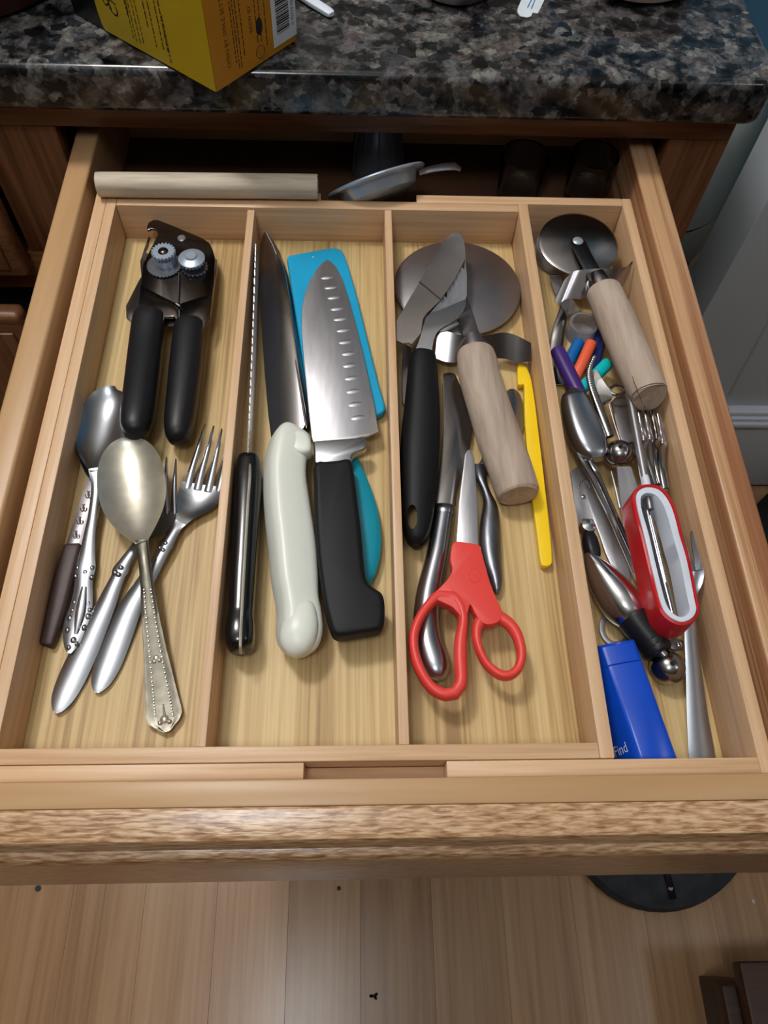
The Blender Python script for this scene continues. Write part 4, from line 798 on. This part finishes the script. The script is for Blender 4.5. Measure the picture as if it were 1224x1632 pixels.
mk('pivot', sweep([(1031.5, 787, 0.0315, 4.5, 0.002), (1034, 800, 0.0325, 6, 0.0026), (1036, 812, 0.0320, 6, 0.0026)], 4, 14), 'steel_d', t)
mk('eye_lug', sweep([(1068, 1000, 0.0250, 4, 0.003), (1080, 1003.5, 0.0245, 6, 0.004), (1092, 1001, 0.0247, 4, 0.003)], 4, 12), 'red', t)
# blue case
t = thing('plastic_case', 'long blue plastic case wedged against the left wall in the front corner', 'case', P(1015, 1110, FL))
ztop = 0.0175
a0, a1 = P(963, 1019, ztop), P(1012, 1016, ztop); b1 = P(1078, 1200, ztop)
dirY = (b1 - a1).normalized(); dirX = Vector((dirY.y, -dirY.x, 0)).normalized()
if dirX.x < 0: dirX = -dirX
Wt = 0.0185; Ls = 0.0712; hC = ztop - FL
def case_sec(s0, inset):
    o = a1 + dirY * s0
    pr = [(0.0005 - inset * .6, -hC + inset), (0.0010 - inset * .6, -0.004), (-0.0004, -0.0012 - inset * .5), (-0.0024, -inset), (-Wt, -inset), (-Wt - 0.0020, -0.0010 - inset), (-Wt - 0.0040 + inset * .3, -0.0042), (-Wt - 0.0090 + inset * .5, -hC + 0.004), (-Wt - 0.0085 + inset, -hC + inset)]
    return [o + dirX * x + Vector((0, 0, z)) for x, z in pr]
mk('lid', loft([case_sec(0, 0.003), case_sec(0.0008, 0.0012), case_sec(0.0025, 0), case_sec(0.0128, 0), case_sec(0.0132, 0.0004)]), 'blue', t, smooth=30)
mk('case_body', loft([case_sec(0.0133, 0.0005), case_sec(0.0137, 0), case_sec(Ls - 0.003, 0), case_sec(Ls - 0.0008, 0.0012), case_sec(Ls, 0.003)]), 'blue', t, smooth=30)
s6, s7 = case_sec(Ls - 0.016, 0)[6], case_sec(Ls - 0.016, 0)[7]
s6b = case_sec(Ls, 0)[6]
ez = (s6 - s7).normalized(); ey2 = dirY; nrm = ez.cross(ey2).normalized()
if nrm.z < 0: nrm = -nrm
mk('printed_word', text_vf('Find', 0.0078, facept(981, 1207, s7, nrm) + nrm * 0.00015, ez, -dirY), 'paper', t, smooth=0)
# small pizza cutter on top
t = thing('pizza_cutter', 'smaller pizza cutter with riveted wheel and cracked wooden handle, in the right compartment', 'pizza cutter', P(985, 500, FL))
wpl = Plane((860, 388, 0.0240), (987, 390, 0.0240), (922, 430, 0.0215))
wc = wpl.p(922, 389); R2 = mpp(wc) * 63.5
mk('wheel', lathe(wc, [(R2, -0.0005), (R2, 0.0003), (R2 * 0.93, 0.0012), (0.0001, 0.0013)], 64, wpl.n), 'steel_m', t)
mk('fork_arm', sweep([(921, 380, 0.0262, 9, 0.0009), (922, 388, 0.0264, 13, 0.0010), (930, 405, 0.0268, 13, 0.0010), (942, 428, 0.0272, 13.5, 0.0012), (952, 448, 0.0270, 14, 0.0016)], 4, 12, 4), 'steel_m', t)
mk('axle_rivet', lathe(P(921, 384, 0.0274), [(0.0040, -0.0006), (0.0040, 0.0004), (0.0030, 0.0010), (0.0001, 0.0012)], 24), 'zinc', t)
mk('guard', ribbon([(899, 447, 0.0255), (912, 434, 0.0285), (926, 430, 0.0295), (946, 428.5, 0.0300), (976, 428, 0.0300), (1000, 425, 0.0295), (1009, 417, 0.0300)],
                   [(883.5, 480, 0.0170), (892, 483, 0.0170), (905, 476, 0.0175), (933, 476.5, 0.0170), (968, 472, 0.0160), (990, 460, 0.0175), (1003.5, 436, 0.0240)], 0.0010), 'steel_m', t)
mk('ferrule', sweep([(951, 440, 0.0245, 17, 0.0072), (956, 452, 0.0240, 20, 0.0086), (961, 463, 0.0235, 21, 0.0090)], 4, 20), 'steel_m', t)
mk('handle', sweep([(960.5, 461, 0.0255, 20, 0.0085), (961.5, 463, 0.0255, 27, 0.0110), (967, 475, 0.0258, 28.5, 0.0118), (987, 521, 0.0268, 30.5, 0.0124), (1011, 577, 0.0300, 30.5, 0.0124), (1032, 622, 0.0325, 30, 0.0122), (1034, 627, 0.0325, 28, 0.0112), (1034.5, 628, 0.0325, 25, 0.0100)], 5, 28), 'handle_wood', t)
mk('crack', tube([P(1008 + k * 3.0, 600 + k * 8 + (k % 2) * 2, 0.0430 - k * 0.0004) for k in range(6)], [0.00022] * 6, [0.00022] * 6, 6), 'gap', t)

# ================================================================== behind the trays, inside the drawer
t = mk('rolling_dowel', sweep([(157.5, 294, 0.0400, 12, 0.0062), (159, 294, 0.0400, 15.5, 0.0078), (163, 294, 0.0400, 17.5, 0.0085), (250, 295, 0.0400, 18, 0.0086), (400, 296.5, 0.0400, 18, 0.0086), (499, 297.5, 0.0400, 18, 0.0086), (500.5, 297.5, 0.0400, 16.5, 0.0080)], 5, 24, 2.4), 'stick_wood', label='pale grey wooden dowel resting across the back rail', cat='dowel')
t = thing('strainer_lid', 'small shiny steel strainer dish tilted behind the back rail notch', 'strainer', P(605, 300, -0.0155))
vd = ray(605, 292).normalized(); iu = (RM @ Vector((0, 1, 0))); ir = (RM @ Vector((1, 0, 0)))
iu = (iu - vd * iu.dot(vd)).normalized(); ir = (ir - vd * ir.dot(vd)).normalized(); axn = (iu * 0.93 - ir * 0.30 + vd * 0.10).normalized(); sc_ = PY(600, 291, 0.434)
Rs = 0.040
mk('dish', lathe(sc_, [(0.0001, -0.0135), (Rs * 0.55, -0.0125), (Rs * 0.74, -0.009), (Rs * 0.82, -0.001), (Rs * 0.98, 0.0), (Rs, 0.0012), (Rs * 0.98, 0.0024), (Rs * 0.80, 0.0016), (Rs * 0.70, -0.007), (Rs * 0.5, -0.0105), (0.0001, -0.0115)], 48, axn, False), 'zinc', t)
hp = [PY(668, 275, 0.434), PY(690, 269, 0.435), PY(710, 265.5, 0.436), PY(725, 265, 0.436), PY(734, 270, 0.435)]
mk('handle', tube(hp, [0.003, 0.0035, 0.0042, 0.0042, 0.002], [0.0011] * 5, 10, 3), 'steel_b', t)
t = thing('plastic_funnel', 'dark grey ribbed plastic funnel standing behind the steel strainer', 'funnel', PY(600, 300, 0.51))
fc = PY(602, 262, 0.508); fc.z = -0.0155
mk('cone', lathe(fc, [(0.0225, 0.0), (0.0232, 0.001), (0.0205, 0.030), (0.0150, 0.056), (0.0120, 0.062), (0.0001, 0.062)], 30), 'dgrey', t)
for k in range(5):
    a = math.pi * (1.1 + 0.2 * k); d = Vector((math.cos(a), math.sin(a), 0))
    mk('rib', tube([fc + d * 0.0228 + UP * 0.004, fc + d * 0.0206 + UP * 0.030, fc + d * 0.0152 + UP * 0.055], [0.0009] * 3, [0.0009] * 3, 8), 'dgrey', t)
for i, (u, v, yy, r_, lab) in enumerate(((835, 262, 0.476, 0.0205, 'small clear glass tumbler in the dark at the back, the left one'), (945, 262, 0.478, 0.0200, 'small clear stemmed glass in the dark at the back, the right one'))):
    c = PY(u, v, yy); c.z = -0.0153
    t = thing('glass_tumbler', lab, 'glass', c)
    mk('glass_body', lathe(c, [(0.0001, 0), (r_ * 0.82, 0), (r_ * 0.88, 0.001), (r_, 0.040), (r_ * 0.99, 0.0408), (r_ * 0.93, 0.0402), (r_ * 0.80, 0.006), (0.0001, 0.005)], 40, cap=False), 'glass', t)

# ================================================================== on the worktop
ZT = 0.1121
c0 = P(345, 149, ZT); dl = (P(168, 50, ZT) - c0); dr_ = (P(480, 72, ZT) - c0); LR = dr_.length
dl = dl.normalized(); dr_ = Vector((dl.y, -dl.x, 0)); dr_ = dr_ if dr_.y > 0 else -dr_
LL = 0.142; BH = 0.125
t = thing('tea_box', 'yellow and black card tea box with a barcode, one corner over the worktop edge', 'box', c0 + dl * 0.07 + dr_ * 0.04)
def quad(o, a, b_): return [o, o + a, o + a + b_, o + b_]
body = slab(quad(c0 + UP * 0.0003, dl * LL, dr_ * LR), UP * BH, 0.0008)
mk('carton', body, 'kbox', t)
nl, nr = -dr_, -dl
e0 = facept(170, 51, c0, nl); e1 = facept(163, 38, c0, nl); e2 = facept(156, 17, c0, nl); e3 = facept(151, 0, c0, nl); e4 = facept(146, -20, c0, nl)
top_l = [c0 + UP * 0.0012, e0 + UP * 0.0012, e1, e2, e3, e4, e4 + (e4 - e3) * 2, c0 + UP * BH]
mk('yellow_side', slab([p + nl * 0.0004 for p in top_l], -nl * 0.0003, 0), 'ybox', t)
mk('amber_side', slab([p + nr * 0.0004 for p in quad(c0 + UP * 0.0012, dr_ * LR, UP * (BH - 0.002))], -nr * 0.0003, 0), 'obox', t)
def onface(u, v, n): return facept(u, v, c0 + n * 0.0005, n)
# lettering runs upward on both sides
mk('printed_title', text_vf('Cha', 0.0125, onface(191, 33, nl), UP, dl, 0.25), 'inkk', t, smooth=0)
mk('printed_title', text_vf('So', 0.0110, onface(179, 19, nl), UP, dl, 0.25), 'inkk', t, smooth=0)
mk('printed_mark', text_vf('Y', 0.012, onface(143, 4, nl), UP, dl), 'paper', t, smooth=0)
dash = []
def dashes(u, v, n, dd, length, hgt):
    o = onface(u, v, n); L = 0
    while L < length:
        w_ = random.uniform(0.0015, 0.0055); dash.append(([o + UP * L, o + UP * (L + w_), o + UP * (L + w_) + dd * hgt, o + UP * L + dd * hgt], [[0, 1, 2, 3]])); L += w_ + 0.0009
for u, v, l in ((204, 25, .03), (214, 62, .06), (219, 67, .06), (225, 70, .06), (230, 70, .06), (205, 20, .02)):
    dashes(u, v, nl, dl, l, 0.0009)
for u, v, l in ((237, 44, .035), (251, 76, .05), (262, 80, .06), (269, 84, .06), (274, 101, .03)):
    dashes(u, v, nl, dl, l, 0.0012)
for u, v, l in ((378, 100, .055), (383, 108, .06), (387, 107, .06), (391, 88, .05), (412, 68, .03), (418, 66, .03), (427, 72, .05)):
    dashes(u, v, nr, -dr_, l, 0.0009)
st_(mk('fine_print', join(*dash), 'ink', t, smooth=0), 'stuff')
mk('printed_line', text_vf('OPEN BY SMILE SETTLES', 0.0048, onface(369, 107, nr), UP, -dr_), 'ink', t, smooth=0)
mk('printed_line', text_vf('BREW BY', 0.0042, onface(403, 51, nr), UP, -dr_), 'ink', t, smooth=0)
o = onface(415, 82, nr); 
mk('printed_roundel', tube([o + UP * 0.0042 * math.sin(k * math.pi / 8) + dr_ * 0.0042 * math.cos(k * math.pi / 8) for k in range(16)], [0.0004] * 16, [0.0001] * 16, 6, 2, 0, True), 'ink', t)
o = onface(413, 42, nr)
mk('printed_cup', ellipsoid_lens(o, UP, dr_, nr, 0.0058, 0.0032, 0.0002, 14), 'inkk', t)
a, b_, c_, d_ = onface(437, 77, nr), onface(473, 57, nr), onface(473, -20, nr), onface(432, -12, nr)
lw = (b_ - a).dot(dr_)
lb = mk('barcode_label', slab([a, a + dr_ * lw, a + dr_ * lw + UP * 0.05, a + UP * 0.05], nr * 0.0002, 0), 'paper', t)
bars = []; zz = 0.0075; random.seed(3)
while zz < 0.042:
    w_ = random.choice((0.0004, 0.0007, 0.0011)); q = a + nr * 0.0003 + dr_ * 0.004 + UP * zz; L = lw - 0.011
    bars.append(([q, q + dr_ * L, q + dr_ * L + UP * w_, q + UP * w_], [[0, 1, 2, 3]])); zz += w_ + random.choice((0.0004, 0.0006, 0.0009))
st_(mk('barcode_bars', join(*bars), 'inkk', t, smooth=0), 'stuff')
mk('printed_digits', text_vf('0 70734 05336', 0.0036, a + nr * 0.0003 + dr_ * (lw - 0.0025) + UP * 0.008, UP, -dr_), 'inkk', lb if False else t, smooth=0)
t = thing('plastic_spoon', 'white plastic spoon handle sticking out behind the tea box', 'spoon', P(510, 10, ZT))
mk('handle', sweep([(440, -36, ZT + 0.0035, 9, 0.0022), (490, -2, ZT + 0.0032, 9, 0.0022), (517, 15, ZT + 0.003, 8.5, 0.0022), (526, 21, ZT + 0.003, 7.5, 0.002), (529, 23, ZT + 0.003, 5, 0.0014)], 4, 14, 3.5), 'whitep', t)
mk('bowl', strip([(440, -36, ZT + 0.0045, 9, 0.0), (425, -46, ZT + 0.006, 22, 0.003), (405, -58, ZT + 0.006, 26, 0.004), (385, -70, ZT + 0.007, 6, 0.0)], 4, 0.0014, 8), 'whitep', t)
tagp = [(825, 14), (824.5, 19), (829, 25.5), (840, 27.5), (846, 26), (849, 20), (857, 21), (861, 14), (872, -10), (838, -18)]
t = mk('tea_tag', prism(tagp, ZT + 0.0007, 0.0005, 0), 'paper', label='small white printed tea-bag tag on the granite', cat='tag')
pts = []
for (u, v, l) in ((840, 12, 5), (846, 14, 4)):
    q0 = P(u, v, ZT + 0.0009); q1 = P(u + l * 1.8, v - 18, ZT + 0.0009); s = (q1 - q0).cross(UP).normalized() * 0.0007
    pts.append(([q0, q1, q1 + s, q0 + s], [[0, 1, 2, 3]]))
mk('printed_lines', join(*pts), 'sky', t, smooth=0)
c = P(1028, 15, ZT) + Vector((0, 0.046, 0))
t = thing('ceramic_dish', 'pink and white marbled round dish at the far side of the worktop', 'dish', (c.x, c.y, ZT))
mk('dish_body', lathe((c.x, c.y, ZT), [(0.0001, 0.0), (0.036, 0.0), (0.045, 0.004), (0.054, 0.020), (0.0535, 0.0215), (0.050, 0.020), (0.040, 0.006), (0.0001, 0.004)], 48, cap=False), 'pink', t)
c = P(728, 13, ZT) + Vector((0, 0.024, 0))
t = thing('steel_pot', 'small dark steel pot standing on the worktop, only its foot in view', 'pot', (c.x, c.y, ZT))
mk('pot_body', lathe((c.x, c.y, ZT), [(0.0001, 0), (0.020, 0), (0.026, 0.003), (0.030, 0.012), (0.032, 0.030), (0.031, 0.031), (0.028, 0.012), (0.0001, 0.004)], 40, cap=False), 'steel_d', t)
c = P(0, 0, ZT)
t = thing('canister', 'dark red-brown round canister at the far left of the worktop', 'canister', (-0.315, 0.575, ZT))
mk('canister_body', lathe((-0.315, 0.575, ZT), [(0.0001, 0), (0.094, 0), (0.098, 0.003), (0.098, 0.14), (0.0001, 0.14)], 48), 'darkred', t)
mk('canister_lid', lathe((-0.315, 0.575, ZT), [(0.0001, 0.141), (0.1, 0.141), (0.1, 0.155), (0.09, 0.162), (0.0001, 0.164)], 48), 'black', t)
# ================================================================== floor things and beyond
c = P(1085, 1398, -0.70); c.z = FZ
t = thing('canvas_bag', 'dark grey canvas bag on the floor, half hidden by the drawer front', 'bag', (c.x, c.y + 0.07, FZ))
cx, cy = c.x, c.y + 0.075
prof_ = [(0.0001, 0.0), (0.118, 0.0), (0.126, 0.012), (0.122, 0.035), (0.095, 0.056), (0.05, 0.066), (0.0001, 0.068)]
V, F = lathe((0, 0, 0), prof_, 40)
V = [Vector((cx + v.x * 1.04 + 0.12 * v.y, cy + v.y * 0.92, FZ + v.z + 0.003 * math.sin(v.x * 60) * (v.z > 0.02))) for v in V]
mk('bag_body', (V, F), 'cloth', t)
mk('strap', tube([Vector((cx - 0.028 + 0.016 * k / 6, cy - 0.03 - 0.070 * (k / 6), FZ + 0.068 - 0.018 * (k / 6) ** 2)) for k in range(7)], [0.005] * 7, [0.003] * 7, 8, 3), 'black', t)
mk('buckle', lathe((cx - 0.016, cy - 0.088, FZ + 0.056), [(0.004, 0), (0.003, 0.003)], 12), 'steel_d', t)
c = P(1178, 1533, -0.60)
t = thing('step_stool', 'dark brown wooden step stool in the lower right corner', 'stool', (c.x + 0.15, c.y - 0.12, FZ))
mk('top_board', box(c.x, c.x + 0.32, c.y - 0.26, c.y, -0.625, -0.60, 0.004), 'stool_wood', t)
mk('lower_step', box(c.x - 0.012, c.x + 0.33, c.y - 0.40, c.y - 0.024, -0.66, -0.635, 0.004), 'stool_wood', t)
for x in (c.x + 0.01, c.x + 0.28):
    mk('side', box(x, x + 0.022, c.y - 0.25, c.y - 0.02, FZ, -0.626, 0.002), 'stool_wood', t)
c = P(1210, 850, FZ)
t = thing('black_box', 'black box on the floor at the right edge', 'box', (c.x + 0.1, c.y + 0.02, FZ))
mk('tub', slab([P(1207, 803, FZ + 0.03), P(1224, 785, FZ + 0.03), P(1300, 780, FZ + 0.03), P(1300, 880, FZ + 0.03), P(1224, 862, FZ + 0.03), P(1209, 825, FZ + 0.03)], Vector((0, 0, -0.03)), 0.002), 'black', t)
q0 = P(1172, 1386, FZ + 0.004)
t = mk('black_strip', box(q0.x + 0.03, q0.x + 0.4, q0.y - 0.004, q0.y + 0.16, FZ + 0.0002, FZ + 0.008, 0.002), 'black_g', label='flat black strip on the floor beyond the canvas bag', cat='mat')  # thin flat black slab lying on the planks
# trash bin beyond the cabinet
bx, by = 0.428, 0.90
t = thing('trash_bin', 'pale grey-green plastic bin between the cabinet and white wall', 'bin', (bx, by, FZ))
mk('bin_base', lathe((bx, by, FZ), [(0.0001, 0), (0.108, 0), (0.112, 0.36), (0.0001, 0.36)], 40), 'black', t)
mk('bin_body', lathe((bx, by, FZ), [(0.0001, 0.36), (0.115, 0.36), (0.118, 0.365), (0.120, 0.437), (0.0001, 0.437)], 48), 'bin', t)
mk('seam', lathe((bx, by, FZ), [(0.117, 0.437), (0.117, 0.444)], 48), 'gap', t)
mk('bin_lid', lathe((bx, by, FZ), [(0.0001, 0.444), (0.121, 0.444), (0.1225, 0.50), (0.118, 0.57), (0.100, 0.625), (0.06, 0.655), (0.0001, 0.662)], 48), 'bin', t)
# crumbs
t = thing('plastic_scrap', 'tiny black forked plastic scrap on the pale floor', 'scrap', P(595, 1587, FZ))
for a, b_ in (((589, 1587.5), (597, 1587.5)), ((597, 1587.5), (601.5, 1583)), ((597, 1587.5), (600, 1593))):
    mk('prong', tube([P(*a, FZ + 0.0018), P((a[0] + b_[0]) / 2, (a[1] + b_[1]) / 2, FZ + 0.0022), P(*b_, FZ + 0.0018)], [0.0018, 0.0018, 0.0011], [0.0016, 0.0016, 0.001], 8), 'black_g', t)
c = P(540, 1416, FZ)
mk('crumb', lathe(c, [(0.0001, 0), (0.0022, 0.0002), (0.0028, 0.0016), (0.0014, 0.003), (0.0001, 0.0032)], 9), 'brownp', label='small dark crumb on the floor just below the drawer front', cat='crumb')
c = P(61, 1416, FZ)
mk('crumb', lathe(c, [(0.0001, 0), (0.0035, 0.0002), (0.0042, 0.001), (0.0001, 0.0016)], 9), 'cloth', label='grey smudge of grit on the floor at the left', cat='crumb')
c = P(1200, 1437, FZ)
mk('crumb', lathe(c, [(0.0001, 0), (0.0022, 0.0002), (0.003, 0.0018), (0.0001, 0.003)], 9), 'paper', label='pale crumb on the floor near the right edge', cat='crumb')
